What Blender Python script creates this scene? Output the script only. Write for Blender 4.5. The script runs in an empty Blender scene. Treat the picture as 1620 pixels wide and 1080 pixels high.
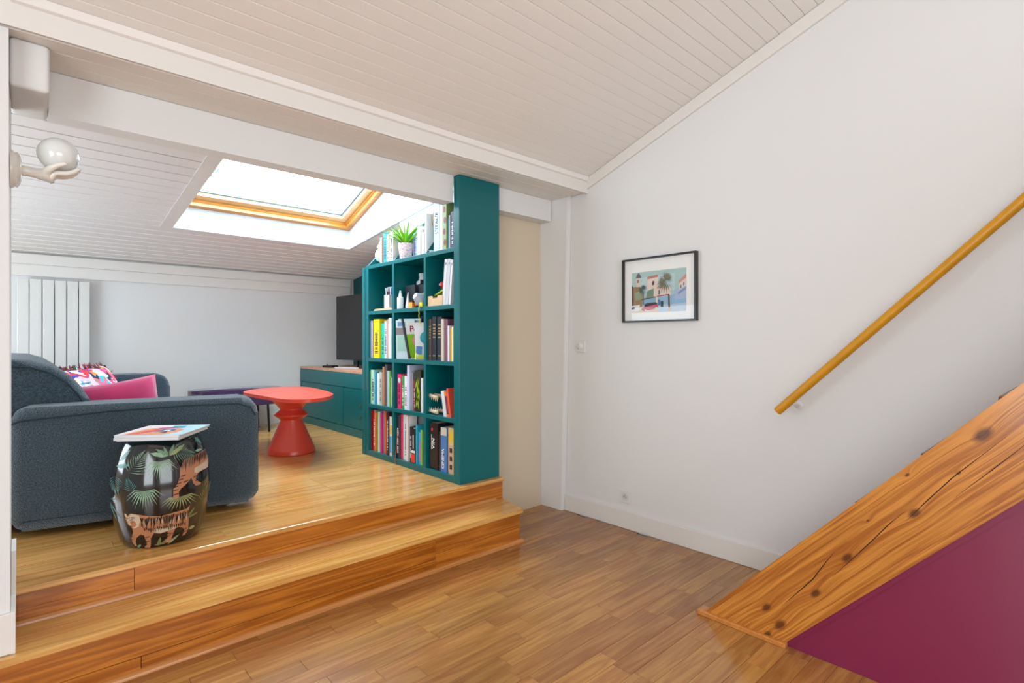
import bpy, bmesh, math, random
from mathutils import Vector, Matrix, Euler
random.seed(7)
PI = math.pi
SC = bpy.context.scene
COL = SC.collection

# ---------------------------------------------------------------- camera, sky, lights, exposure
cam_data = bpy.data.cameras.new('camera'); cam = bpy.data.objects.new('camera', cam_data); COL.objects.link(cam)
cam.location = (0, 0, 1.25); cam.rotation_euler = (PI/2, 0, math.radians(-42.48))
cam_data.sensor_width = 36; cam_data.lens = 18.8; cam_data.clip_start = 0.02; SC.camera = cam

world = bpy.data.worlds.new('sky'); SC.world = world; world.use_nodes = True
wn = world.node_tree.nodes; wl = world.node_tree.links; wn.clear()
wo = wn.new('ShaderNodeOutputWorld'); wb = wn.new('ShaderNodeBackground'); wc = wn.new('ShaderNodeTexCoord')
wz = wn.new('ShaderNodeTexNoise'); wr = wn.new('ShaderNodeValToRGB')
wz.inputs['Scale'].default_value = 2.0; wz.inputs['Detail'].default_value = 4
wr.color_ramp.elements[0].position = .35; wr.color_ramp.elements[0].color = (.74, .88, 1, 1)
wr.color_ramp.elements[1].position = .65; wr.color_ramp.elements[1].color = (.95, .98, 1, 1)
wl.new(wc.outputs['Generated'], wz.inputs['Vector']); wl.new(wz.outputs['Fac'], wr.inputs['Fac'])
wl.new(wr.outputs['Color'], wb.inputs['Color']); wl.new(wb.outputs['Background'], wo.inputs['Surface'])
wb.inputs['Strength'].default_value = 16

def area(name, loc, rot, sx, sy, power, col=(1, 1, 1), portal=False):
    d = bpy.data.lights.new(name, 'AREA'); d.shape = 'RECTANGLE'; d.size = sx; d.size_y = sy; d.energy = power; d.color = col
    if portal: d.cycles.is_portal = True
    o = bpy.data.objects.new(name, d); COL.objects.link(o); o.location = loc; o.rotation_euler = rot
    return o
# added area lamps for daylight from assumed, unseen windows behind the camera and at left
area('daylight_fill', (0.5, -3.42, 1.35), (PI/2, 0, 0), 3.0, 1.9, 84, (.86, .94, 1))
area('daylight_fill', (-2.12, -0.6, 1.35), (0, -PI/2, 0), 1.8, 2.4, 84, (.86, .94, 1))
area('daylight_fill', (-1.52, 4.4, 1.25), (0, -PI/2, 0), 1.1, 1.8, 55, (.74, .88, 1))  # cool fill added to brighten the raised room; no window stands there
area('skylight_portal', (1.61, 4.09, 2.72), (math.radians(-19.6), 0, 0), 1.6, 1.9, 1, portal=True)

SC.view_settings.view_transform = 'Standard'; SC.view_settings.look = 'None'
SC.view_settings.exposure = 0.12; SC.view_settings.gamma = 1.0; SC.view_settings.use_curve_mapping = False

# ---------------------------------------------------------------- helpers
def lin(h):
    def f(c): return c/12.92 if c <= .04045 else ((c+.055)/1.055)**2.4
    return tuple(f(int(h[i:i+2], 16)/255) for i in (0, 2, 4)) + (1,)

MATS = {}
def mat(name, hexc, rough=.5, spec=.5, metal=0, bump=0, bscale=200, var=0, vscale=20, coat=0, sheen=0, emit=None, alpha=None, trans=0):
    if name in MATS: return MATS[name]
    m = bpy.data.materials.new(name); m.use_nodes = True; nt = m.node_tree; b = nt.nodes['Principled BSDF']
    b.inputs['Base Color'].default_value = lin(hexc); b.inputs['Roughness'].default_value = rough
    b.inputs['Specular IOR Level'].default_value = spec; b.inputs['Metallic'].default_value = metal
    b.inputs['Coat Weight'].default_value = coat; b.inputs['Coat Roughness'].default_value = .08
    b.inputs['Sheen Weight'].default_value = sheen; b.inputs['Transmission Weight'].default_value = trans
    tc = nt.nodes.new('ShaderNodeTexCoord')
    if bump:
        n = nt.nodes.new('ShaderNodeTexNoise'); n.inputs['Scale'].default_value = bscale; n.inputs['Detail'].default_value = 3
        bp = nt.nodes.new('ShaderNodeBump'); bp.inputs['Strength'].default_value = bump; bp.inputs['Distance'].default_value = .004
        nt.links.new(tc.outputs['Object'], n.inputs['Vector']); nt.links.new(n.outputs['Fac'], bp.inputs['Height'])
        nt.links.new(bp.outputs['Normal'], b.inputs['Normal'])
    if var:
        n = nt.nodes.new('ShaderNodeTexNoise'); n.inputs['Scale'].default_value = vscale; n.inputs['Detail'].default_value = 4
        mx = nt.nodes.new('ShaderNodeHueSaturation'); mx.inputs['Color'].default_value = lin(hexc)
        mr = nt.nodes.new('ShaderNodeMapRange'); mr.inputs['From Min'].default_value = .33; mr.inputs['From Max'].default_value = .67; mr.inputs['To Min'].default_value = 1-var; mr.inputs['To Max'].default_value = 1+var
        nt.links.new(tc.outputs['Object'], n.inputs['Vector']); nt.links.new(n.outputs['Fac'], mr.inputs['Value'])
        nt.links.new(mr.outputs['Result'], mx.inputs['Value']); nt.links.new(mx.outputs['Color'], b.inputs['Base Color'])
    MATS[name] = m
    return m

def hexmat(h, rough=.45): return mat('paint_' + h, h, rough)

def wood(name, dark, light, rough=.3, grain=22, ring=6, per=.12, coat=.3, knots=None, hue=.0, streak=.6, xs=1.3):
    """varnished boards, grain along the local X axis, tone differing board by board"""
    if name in MATS: return MATS[name]
    m = bpy.data.materials.new(name); m.use_nodes = True; nt = m.node_tree; N = nt.nodes.new; L = nt.links.new
    b = nt.nodes['Principled BSDF']; tc = N('ShaderNodeTexCoord'); oi = N('ShaderNodeObjectInfo')
    mul = N('ShaderNodeMath'); mul.operation = 'MULTIPLY'; mul.inputs[1].default_value = 53.7; L(oi.outputs['Random'], mul.inputs[0])
    add = N('ShaderNodeVectorMath'); add.operation = 'ADD'; L(tc.outputs['Object'], add.inputs[0]); L(mul.outputs[0], add.inputs[1])
    vec = add.outputs[0]
    kd = None
    if knots:
        for (kx, kz, kr) in knots:
            d = N('ShaderNodeVectorMath'); d.operation = 'SUBTRACT'; L(tc.outputs['Object'], d.inputs[0]); d.inputs[1].default_value = (kx, 0, kz)
            s = N('ShaderNodeVectorMath'); s.operation = 'MULTIPLY'; L(d.outputs[0], s.inputs[0]); s.inputs[1].default_value = (.55/kr, 0, 1/kr)
            ln = N('ShaderNodeVectorMath'); ln.operation = 'LENGTH'; L(s.outputs[0], ln.inputs[0])
            if kd is None: kd = ln.outputs['Value']
            else:
                mi = N('ShaderNodeMath'); mi.operation = 'SMOOTH_MIN'; mi.inputs[2].default_value = .4; L(kd, mi.inputs[0]); L(ln.outputs['Value'], mi.inputs[1]); kd = mi.outputs[0]
        ex = N('ShaderNodeMath'); ex.operation = 'MULTIPLY'; ex.inputs[1].default_value = -.45; L(kd, ex.inputs[0])
        e2 = N('ShaderNodeMath'); e2.operation = 'EXPONENT'; L(ex.outputs[0], e2.inputs[0])
        e3 = N('ShaderNodeMath'); e3.operation = 'MULTIPLY'; e3.inputs[1].default_value = .022; L(e2.outputs[0], e3.inputs[0])
        cb = N('ShaderNodeCombineXYZ'); L(e3.outputs[0], cb.inputs['Z'])
        a2 = N('ShaderNodeVectorMath'); a2.operation = 'ADD'; L(vec, a2.inputs[0]); L(cb.outputs[0], a2.inputs[1]); vec = a2.outputs[0]
    mp = N('ShaderNodeMapping'); mp.inputs['Scale'].default_value = (xs, grain, grain); L(vec, mp.inputs['Vector'])
    n1 = N('ShaderNodeTexNoise'); n1.inputs['Scale'].default_value = 1; n1.inputs['Detail'].default_value = 3; n1.inputs['Distortion'].default_value = .3; L(mp.outputs[0], n1.inputs['Vector'])
    sm = N('ShaderNodeMath'); sm.operation = 'MULTIPLY'; sm.inputs[1].default_value = ring; L(n1.outputs['Fac'], sm.inputs[0])
    pp = N('ShaderNodeMath'); pp.operation = 'PINGPONG'; pp.inputs[1].default_value = .5; L(sm.outputs[0], pp.inputs[0])
    mp2 = N('ShaderNodeMapping'); mp2.inputs['Scale'].default_value = (9, 260, 260); L(vec, mp2.inputs['Vector'])
    n2 = N('ShaderNodeTexNoise'); n2.inputs['Scale'].default_value = 1; n2.inputs['Detail'].default_value = 2; L(mp2.outputs[0], n2.inputs['Vector'])
    mp3 = N('ShaderNodeMapping'); mp3.inputs['Scale'].default_value = (2, 9, 9); L(vec, mp3.inputs['Vector'])
    n3 = N('ShaderNodeTexNoise'); n3.inputs['Scale'].default_value = 1; n3.inputs['Detail'].default_value = 2; L(mp3.outputs[0], n3.inputs['Vector'])
    f1 = N('ShaderNodeMath'); f1.operation = 'MULTIPLY'; f1.inputs[1].default_value = streak*2; L(pp.outputs[0], f1.inputs[0])
    f2 = N('ShaderNodeMath'); f2.operation = 'MULTIPLY_ADD'; f2.inputs[1].default_value = .35; L(n2.outputs['Fac'], f2.inputs[0]); L(f1.outputs[0], f2.inputs[2])
    f3 = N('ShaderNodeMath'); f3.operation = 'MULTIPLY_ADD'; f3.inputs[1].default_value = .5; L(n3.outputs['Fac'], f3.inputs[0]); L(f2.outputs[0], f3.inputs[2])
    mr = N('ShaderNodeMapRange'); mr.inputs['From Min'].default_value = .25; mr.inputs['From Max'].default_value = .42+streak+.25; L(f3.outputs[0], mr.inputs['Value'])
    mix = N('ShaderNodeMix'); mix.data_type = 'RGBA'; mix.inputs['A'].default_value = lin(dark); mix.inputs['B'].default_value = lin(light); L(mr.outputs[0], mix.inputs['Factor'])
    hs = N('ShaderNodeHueSaturation'); L(mix.outputs['Result'], hs.inputs['Color'])
    vr = N('ShaderNodeMapRange'); vr.inputs['To Min'].default_value = 1-per; vr.inputs['To Max'].default_value = 1+per; L(oi.outputs['Random'], vr.inputs['Value']); L(vr.outputs[0], hs.inputs['Value'])
    r2 = N('ShaderNodeMath'); r2.operation = 'MULTIPLY'; r2.inputs[1].default_value = 7.31; L(oi.outputs['Random'], r2.inputs[0])
    r3 = N('ShaderNodeMath'); r3.operation = 'FRACT'; L(r2.outputs[0], r3.inputs[0])
    hr = N('ShaderNodeMapRange'); hr.inputs['To Min'].default_value = .5-hue; hr.inputs['To Max'].default_value = .5+hue; L(r3.outputs[0], hr.inputs['Value']); L(hr.outputs[0], hs.inputs['Hue'])
    out = hs.outputs['Color']
    if knots:
        kr_ = N('ShaderNodeMapRange'); kr_.inputs['From Min'].default_value = .55; kr_.inputs['From Max'].default_value = 1.25; kr_.inputs['To Min'].default_value = .85; kr_.inputs['To Max'].default_value = 0; L(kd, kr_.inputs['Value'])
        mk = N('ShaderNodeMix'); mk.data_type = 'RGBA'; mk.inputs['B'].default_value = lin('4A1E08'); L(kr_.outputs[0], mk.inputs['Factor']); L(out, mk.inputs['A']); out = mk.outputs['Result']
    L(out, b.inputs['Base Color'])
    b.inputs['Roughness'].default_value = rough; b.inputs['Coat Weight'].default_value = coat; b.inputs['Coat Roughness'].default_value = .1
    bp = N('ShaderNodeBump'); bp.inputs['Strength'].default_value = .12; bp.inputs['Distance'].default_value = .002; L(f2.outputs[0], bp.inputs['Height']); L(bp.outputs['Normal'], b.inputs['Normal'])
    MATS[name] = m
    return m

def obj(name, bm, m, parent=None, smooth=False, loc=None, rot=None):
    me = bpy.data.meshes.new(name)
    bmesh.ops.recalc_face_normals(bm, faces=bm.faces[:])
    bm.to_mesh(me); bm.free()
    for x in (m if isinstance(m, (list, tuple)) else [m]): me.materials.append(x)
    if smooth:
        for p in me.polygons: p.use_smooth = True
        if smooth != 'all': me.set_sharp_from_angle(angle=math.radians(40))
    o = bpy.data.objects.new(name, me); COL.objects.link(o)
    if parent: o.parent = parent
    if loc is not None: o.location = loc
    if rot is not None: o.rotation_euler = rot
    return o

def thing(name, label, cat, loc=(0, 0, 0), rot=(0, 0, 0), group=None):
    o = bpy.data.objects.new(name, None); COL.objects.link(o); o.location = loc; o.rotation_euler = rot
    o.empty_display_size = .05
    return tag(o, label, cat, group)

def tag(o, label, cat, group=None):
    o['label'] = label; o['category'] = cat
    if group: o['group'] = group
    return o

def structure(o): o['kind'] = 'structure'; return o
def root(name, loc=(0, 0, 0)):
    o = bpy.data.objects.new(name, None); COL.objects.link(o); o.location = loc; o.empty_display_size = .05
    return structure(o)

def box(bm, x0, x1, y0, y1, z0, z1, bev=0, seg=2, mi=0):
    r = bmesh.ops.create_cube(bm, size=1); vs = r['verts']
    bmesh.ops.scale(bm, vec=(x1-x0, y1-y0, z1-z0), verts=vs)
    bmesh.ops.translate(bm, vec=((x0+x1)/2, (y0+y1)/2, (z0+z1)/2), verts=vs)
    fs = set(f for v in vs for f in v.link_faces)
    for f in fs: f.material_index = mi
    if bev:
        es = set(e for v in vs for e in v.link_edges)
        bmesh.ops.bevel(bm, geom=list(es), offset=bev, segments=seg, profile=.5, affect='EDGES')
    return bm
def B(*a, **k): return box(bmesh.new(), *a, **k)

def prism(bm, pts, axis, t0, t1, mi=0):
    """polygon in the plane normal to axis, extruded from t0 to t1; pts are (a,b): x->(y,z), y->(x,z), z->(x,y)"""
    def P(a, b, t): return {'x': (t, a, b), 'y': (a, t, b), 'z': (a, b, t)}[axis]
    lo = [bm.verts.new(P(a, b, t0)) for a, b in pts]; hi = [bm.verts.new(P(a, b, t1)) for a, b in pts]
    n = len(pts)
    fs = [bm.faces.new(lo), bm.faces.new(hi[::-1])]
    for i in range(n): fs.append(bm.faces.new((lo[i], hi[i], hi[(i+1) % n], lo[(i+1) % n])))
    for f in fs: f.material_index = mi
    return bm
def PR(*a, **k): return prism(bmesh.new(), *a, **k)

def lathe(bm, prof, seg=32, cx=0, cy=0, mi=0):
    rings = []
    for r, z in prof:
        if r < 1e-5: rings.append([bm.verts.new((cx, cy, z))])
        else: rings.append([bm.verts.new((cx+r*math.cos(2*PI*i/seg), cy+r*math.sin(2*PI*i/seg), z)) for i in range(seg)])
    for a, b in zip(rings, rings[1:]):
        for i in range(seg):
            j = (i+1) % seg
            if len(a) == 1 and len(b) == 1: continue
            q = [a[0], b[j], b[i]] if len(a) == 1 else [a[i], a[j], b[0]] if len(b) == 1 else [a[i], a[j], b[j], b[i]]
            bm.faces.new(q).material_index = mi
    return bm
def LA(*a, **k): return lathe(bmesh.new(), *a, **k)

def tube(bm, pts, rad, seg=8, mi=0, cap=True):
    pts = [Vector(p) for p in pts]; rings = []
    for i, p in enumerate(pts):
        d = (pts[min(i+1, len(pts)-1)] - pts[max(i-1, 0)]).normalized()
        u = d.orthogonal() if i == 0 else (pu - d*pu.dot(d))
        u.normalize(); pu = u; w = d.cross(u)
        r = rad[i] if isinstance(rad, (list, tuple)) else rad
        rings.append([bm.verts.new(p + u*r*math.cos(2*PI*k/seg) + w*r*math.sin(2*PI*k/seg)) for k in range(seg)])
    for a, b in zip(rings, rings[1:]):
        for i in range(seg): bm.faces.new((a[i], a[(i+1) % seg], b[(i+1) % seg], b[i])).material_index = mi
    if cap: bm.faces.new(rings[0][::-1]).material_index = mi; bm.faces.new(rings[-1]).material_index = mi
    return bm
def TU(*a, **k): return tube(bmesh.new(), *a, **k)

def frame_bm(x0, x1, y0, y1, w, z0, z1):
    bm = bmesh.new()
    box(bm, x0, x1, y0, y0+w, z0, z1); box(bm, x0, x1, y1-w, y1, z0, z1)
    box(bm, x0, x0+w, y0+w, y1-w, z0, z1); box(bm, x1-w, x1, y0+w, y1-w, z0, z1)
    return bm

def text_obj(body, size, m, parent, loc, rot, bold=.0, name='lettering', sx=1):
    cu = bpy.data.curves.new('t', 'FONT'); cu.body = body; cu.size = size; cu.align_x = 'CENTER'; cu.align_y = 'CENTER'; cu.extrude = .0004; cu.offset = bold
    t = bpy.data.objects.new('t', cu); COL.objects.link(t)
    dg = bpy.context.evaluated_depsgraph_get(); me = bpy.data.meshes.new_from_object(t.evaluated_get(dg))
    bpy.data.objects.remove(t); me.materials.clear(); me.materials.append(m)
    o = bpy.data.objects.new(name, me); COL.objects.link(o); o.parent = parent; o.location = loc; o.rotation_euler = rot; o.scale = (sx, 1, 1)
    return o

def poly_patch(shapes, mapf, cell=.008):
    """flat 2-D polygons (list of (points, material index)) cut fine enough to follow a curved surface, then mapped by mapf(a,b,layer)"""
    V, F, I = [], [], []
    for li, (pts, mi) in enumerate(shapes):
        bm = bmesh.new()
        bm.faces.new([bm.verts.new((a, b, 0)) for a, b in pts])
        bmesh.ops.triangulate(bm, faces=bm.faces[:])
        for _ in range(6):
            es = [e for e in bm.edges if e.calc_length() > cell]
            if not es: break
            bmesh.ops.subdivide_edges(bm, edges=es, cuts=1)
            bmesh.ops.triangulate(bm, faces=[x for x in bm.faces if len(x.verts) > 3])
        bm.verts.index_update(); o = len(V)
        V += [mapf(v.co.x, v.co.y, li) for v in bm.verts]
        for f in bm.faces: F.append([o+v.index for v in f.verts]); I.append(mi)
        bm.free()
    me = bpy.data.meshes.new('t'); me.from_pydata(V, [], F); me.polygons.foreach_set('material_index', I)
    bm = bmesh.new(); bm.from_mesh(me); bpy.data.meshes.remove(me)
    return bm

# ---------------------------------------------------------------- materials
white_wall = mat('white_wall_paint', 'E6E5E3', .75, .3, bump=.05, bscale=60)
white_trim = mat('white_trim_paint', 'E8E4DE', .45, .4, bump=.03, bscale=90)
white_board = mat('white_painted_boards', 'EEE9E4', .5, .4, bump=.04, bscale=80)
white_board2 = mat('white_lapped_boards', 'EBE7E4', .5, .4, bump=.04, bscale=80)
beige_wall = mat('beige_wall_paint', 'D8C8B0', .8, .3, bump=.05, bscale=60)
teal = mat('teal_paint', '006468', .3, .4, bump=.03, bscale=120)
teal_dark = mat('dark_teal_paint', '0E4648', .6, .4)
oak = wood('oak_parquet', '8E5628', 'C08C4C', .22, 20, 4, .15, .25, hue=.005, streak=.38)
pine_floor = wood('pine_floorboards', 'BC7C34', 'E8B870', .2, 18, 5, .09, .4, hue=.004, streak=.5, xs=.8)
pine_riser = wood('varnished_pine', '8A4406', 'D08028', .25, 15, 7, .07, .4, streak=.7, xs=.6)
pine_trim = wood('pine_moulding', 'B06A28', 'CC8A48', .3, 30, 4, .05, .3)

# ================================================================ THE SETTING
XW = 2.984                       # right wall
def zc(y): return 2.407 + .356*(2.473-y)      # main ceiling
def zl(y): return 2.0 + .125*(6.126-y)        # low ceiling over the raised part

# lower floor: sub-floor slab, then every parquet stave
floor = structure(obj('floor', B(-2.3, 3.1, -3.6, 2.95, -.12, -.012), mat('subfloor', '2A1A0E', .9)))
PW = .0845
lens = [.30, .38, .46, .54, .62, .74]
pm = {}
for L_ in lens:
    bm = B(0, L_-.0012, 0, PW-.0010, -.012, 0, bev=.0006, seg=1)
    me = bpy.data.meshes.new('plank'); bm.to_mesh(me); bm.free(); me.materials.append(oak); pm[L_] = me
rest = bmesh.new(); cnt = 0
r = random.Random(5)
y = 2.87 - PW
while y > -3.5:
    x = -2.2 - r.random()*.5
    while x < XW:
        L_ = r.choice(lens)
        x1 = min(x+L_, XW)
        inview = y > .28 and x1 > .05 and not (y > 2.4 and x1 < 2.25) and (x*.7375 - y*.675 < .99*(x*.675+y*.7375))
        if x1 - x > .05:
            if inview and cnt < 296:
                cnt += 1
                if x1-x > L_-.001: p = bpy.data.objects.new('plank', pm[L_]); COL.objects.link(p)
                else: p = obj('plank', B(0, x1-x-.001, 0, PW-.001, -.012, 0), oak)
                p.location = (x, y, r.uniform(-.0003, .0003)); p.parent = floor
            else: box(rest, max(x, -2.2), x1-.0012, y, y+PW-.001, -.012, 0)
        x += L_
    y -= PW
ro = obj('parquet_outside_view', rest, oak, floor); ro.name = 'planks_behind'; ro['kind'] = 'stuff'

# raised floor
raised = structure(obj('raised_floor', B(-1.6, 2.36, 2.70, 6.12, -.02, .322), mat('subfloor', '2A1A0E', .9)))
obj('side_panel', B(2.36, 2.368, 2.70, 2.87, 0, .322), pine_riser, raised)
r = random.Random(11); y = 2.735; PB = .096
while y < 6.12:
    x = -1.6; y1 = min(y+PB-.0012, 6.119)
    while x < 2.36:
        L_ = r.choice([1.1, 1.5, 1.9, 2.3]); x1 = min(x+L_, 2.36)
        if x1-x > .02:
            obj('plank', B(0, x1-x-.0012, 0, y1-y, -.022, 0, bev=.0007, seg=1), pine_floor, raised, loc=(x, y, .345+r.uniform(-.0003, .0002)))
        x += L_
    y += PB
# wide nosing board and riser boards of the upper step
obj('nosing', B(0, 3.966, 0, .073, -.024, 0, bev=.005), pine_floor, raised, loc=(-1.6, 2.661, .345))
obj('riser_board', B(0, .84, 0, .022, 0, .058), pine_riser, raised, loc=(-.5, 2.676, .263))
obj('riser_board', B(0, 2.022, 0, .022, 0, .116), pine_riser, raised, loc=(.342, 2.676, .205))
obj('riser_board', B(0, .84, 0, .021, 0, .0565), pine_riser, raised, loc=(-.5, 2.677, .205))
def quarter(L_, w=.016, h=.02):
    pts = [(0, 0), (0, h)] + [(-w*math.sin(a), h*math.cos(a)) for a in [PI/2*i/6 for i in range(1, 7)]]
    bm = bmesh.new(); prism(bm, pts, 'x', 0, L_); return bm
obj('moulding', quarter(2.8), pine_trim, raised, smooth=True, loc=(-.5, 2.676, .206))
# lower step
step = structure(obj('lower_step', B(-.5, 2.27, 2.46, 2.70, 0, .18), mat('subfloor', '2A1A0E', .9)))
for i, (ya, yb, xe0, xe1) in enumerate([(2.416, 2.512, 2.306, 2.325), (2.5132, 2.595, 2.325, 2.345), (2.5962, 2.676, 2.345, 2.366)]):
    obj('tread_board', PR([(0, 0), (xe0+.5, 0), (xe1+.5, yb-ya), (0, yb-ya)], 'z', -.024, 0), pine_floor, step, loc=(-.5, ya, .205))
for (x0, x1, z0, z1) in [(-.5, 1.66, .066, .181), (1.661, 2.29, .0, .094), (1.661, 2.29, .095, .181), (-.5, .33, 0, .065), (.331, 1.66, 0, .065)]:
    obj('riser_board', B(0, x1-x0-.001, 0, .02, 0, z1-z0-.0012, bev=.0006, seg=1), pine_riser, step, loc=(x0, 2.428, z0))
obj('end_board', B(2.27, 2.29, 2.449, 2.70, 0, .181), pine_riser, step)
obj('moulding', quarter(2.81, .018, .02), pine_trim, step, smooth=True, loc=(-.5, 2.428, 0))

# right wall, its skirting and the trim under the ceiling slope
structure(obj('wall_right', PR([(-3.6, -.1), (2.98, -.1), (2.98, zc(2.98)), (-3.6, zc(-3.6))], 'x', XW, XW+.1), white_wall))
structure(obj('wall_right', B(XW, XW+.1, 2.981, 6.2, -.1, 2.6), teal_dark))
o = structure(obj('baseboard_right', B(XW-.016, XW-.0005, -3.5, 2.66, .0005, .118, bev=.003), white_trim))
y0, y1 = 2.465, -3.5
structure(obj('trim_1', PR([(y0, zc(y0)-.078), (y0, zc(y0)-.003), (y1, zc(y1)-.003), (y1, zc(y1)-.078)], 'x', XW-.018, XW-.0005), white_trim))
# leaning column in the corner
bm = bmesh.new()
bot = [(2.935, 2.895), (2.94, 2.668), (2.9835, 2.664), (2.9835, 2.895)]; top = [(2.925, 2.895), (2.945, 2.612), (2.9835, 2.606), (2.9835, 2.895)]
lo = [bm.verts.new((a, b, .0005)) for a, b in bot]; hi = [bm.verts.new((a, b, 2.318)) for a, b in top]
bm.faces.new(lo); bm.faces.new(hi)
for i in range(4): bm.faces.new((lo[i], lo[(i+1) % 4], hi[(i+1) % 4], hi[i]))
bmesh.ops.bevel(bm, geom=[e for e in bm.edges if abs(e.verts[0].co.z-e.verts[1].co.z) > 1], offset=.005, segments=2, affect='EDGES')
structure(obj('wall_column', bm, white_wall, smooth=True))
# wall closing the niche beside the bookcase, partition behind the bookcase
structure(obj('wall_niche', B(2.372, 2.93, 2.872, 2.93, -.01, 2.45), beige_wall))
structure(obj('wall_partition', B(2.372, 2.41, 2.931, 4.01, .30, 2.42), white_wall))
# far wall with cornice boards and skirting
structure(obj('wall_back', B(-1.7, XW, 6.126, 6.22, .3, 2.3), white_wall))
co = root('trim_2')
obj('cornice_board', B(-1.59, 2.93, 6.088, 6.1255, 1.905, 1.992, bev=.003), white_trim, co)
obj('cornice_board', B(-1.59, 2.93, 6.100, 6.1255, 1.806, 1.9045, bev=.003), white_trim, co)
structure(obj('baseboard_back', B(-1.59, 2.32, 6.109, 6.1255, .346, .455, bev=.003), white_trim))
# left stub wall with its skirting stepping up the stairs
structure(obj('wall_left', PR([(-2.3, 0.0005), (-.5, .0005), (-.5, .2055), (-.030, .2055), (-.034, 2.30), (-2.3, 2.30)], 'y', 2.462, 2.70), white_wall))
structure(obj('wall_left', B(-2.3, -.5, 2.7005, 2.80, .346, 2.30), white_wall))
structure(obj('wall_left', B(-.5, -.031, 2.7005, 2.80, .3455, 2.30), white_wall))
bs = root('baseboard_left')
obj('front_board', B(-.5, -.018, 2.446, 2.4615, .206, .342, bev=.004), white_trim, bs)
obj('side_board', PR([(2.446, .206), (2.66, .206), (2.66, .347), (2.818, .347), (2.818, .49), (2.655, .49), (2.62, .345), (2.446, .342)], 'x', -.0295, -.017), white_trim, bs)
# outer walls that close the rooms (out of the frame)
structure(obj('wall_left', PR([(-3.6, -.1), (2.46, -.1), (2.46, zc(2.46)), (-3.6, zc(-3.6))], 'x', -2.3, -2.2), white_wall))
structure(obj('wall_left', B(-1.7, -1.6, 2.801, 6.126, .3, 2.6), white_wall))
structure(obj('wall_front', B(-2.3, 3.08, -3.6, -3.5, -.1, zc(-3.6)), white_wall))
# assumed window frames on the solid outer walls, behind the added daylight lamps
for nm, T in (('window_2', Matrix.Translation((.5, -3.49, 1.35))), ('window_3', Matrix.Translation((-2.19, -.6, 1.35)) @ Matrix.Rotation(PI/2, 4, 'Z') @ Matrix.Diagonal((.6, 1, 1, 1)))):
    bm = bmesh.new()
    for x0, x1, z0, z1 in ((-1.6, 1.6, -1.05, -.97), (-1.6, 1.6, .97, 1.05), (-1.6, -1.52, -.97, .97), (1.52, 1.6, -.97, .97), (-.04, .04, -.97, .97)):
        box(bm, x0, x1, -.005, .05, z0, z1)
    bm.transform(T); structure(obj(nm, bm, white_trim))

structure(obj('ground', B(-12, 14, 6.6, 30, -2.6, -2.5), mat('grass_outside', '6A7A50', .9)))
# main ceiling: slab and one board after the other, grooved between
ceil = structure(obj('ceiling', PR([(2.46, zc(2.46)+.016), (2.46, zc(2.46)+.14), (-3.6, zc(-3.6)+.14), (-3.6, zc(-3.6)+.016)], 'x', -2.3, 3.08), mat('ceiling_void', '8A8078', .9)))
SL = math.atan(.356); CW = .0665
bm = bmesh.new()
prism(bm, [(.0006, .0026), (.0028, 0), (CW-.0028, 0), (CW-.0006, .0026), (CW-.0006, .014), (.0006, .014)], 'x', 0, XW+2.198)
cme = bpy.data.meshes.new('plank'); bmesh.ops.recalc_face_normals(bm, faces=bm.faces[:]); bm.to_mesh(cme); bm.free(); cme.materials.append(white_board)
# local frame: y runs up the slope towards the camera (world -y), z is up out of the room
k = 0
while True:
    d = k*CW; yy_ = 2.452 - d*math.cos(SL)
    if yy_ < -3.45: break
    p = bpy.data.objects.new('plank', cme); COL.objects.link(p); p.parent = ceil
    ex = Vector((1, 0, 0)); ey = Vector((0, -math.cos(SL), math.sin(SL))); ez = Vector((0, math.sin(SL), math.cos(SL)))
    M = Matrix.Identity(4)
    for i in range(3): M[i][0] = -ex[i]; M[i][1] = ey[i]; M[i][2] = ez[i]
    M.translation = Vector((XW-.001, yy_, zc(yy_))); p.matrix_world = M
    k += 1

# low ceiling with lapped boards, opening for the roof window at x .870-2.355, y 3.32-4.93
OX0, OX1, OY0, OY1 = .874, 2.355, 3.32, 4.93
SL2 = math.atan(.125)
bm = bmesh.new()
for x0, x1, ya, yb in ((-1.7, 3.08, 2.83, OY0-.032), (-1.7, 3.08, OY1+.032, 6.22), (-1.7, OX0-.032, OY0-.032, OY1+.032), (OX1+.032, 3.08, OY0-.032, OY1+.032)):
    prism(bm, [(ya, zl(ya)+.018), (yb, zl(yb)+.018), (yb, zl(yb)+.12), (ya, zl(ya)+.12)], 'x', x0, x1)
low = structure(obj('ceiling', bm, mat('ceiling_void', '8A8078', .9)))
LW = .122
def lap(x0, x1, ya, yb):
    bm = bmesh.new()       # far edge of each board laps a little lower than the near edge of the next
    prism(bm, [(ya, zl(ya)), (yb-.0005, zl(yb)+.0045), (yb-.0005, zl(yb)+.0165), (ya, zl(ya)+.0165)], 'x', x0, x1)
    for v in bm.verts: v.co -= Vector((x0, ya, zl(ya)))
    return obj('plank', bm, white_board2, low, loc=(x0, ya, zl(ya)))
y = 2.87
while y < 6.12:
    y1 = min(y+LW, 6.12)
    if y1 <= OY0 or y >= OY1: lap(-1.6, XW-.002, y, y1)
    else:
        lap(-1.6, OX0-.031, y, y1); lap(OX1+.031, XW-.002, y, y1)
        if y < OY0: lap(OX0-.03, OX1+.03, y, OY0-.031)
        if y1 > OY1+.04: lap(OX0-.03, OX1+.03, OY1+.031, y1)
    y = y1
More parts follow.
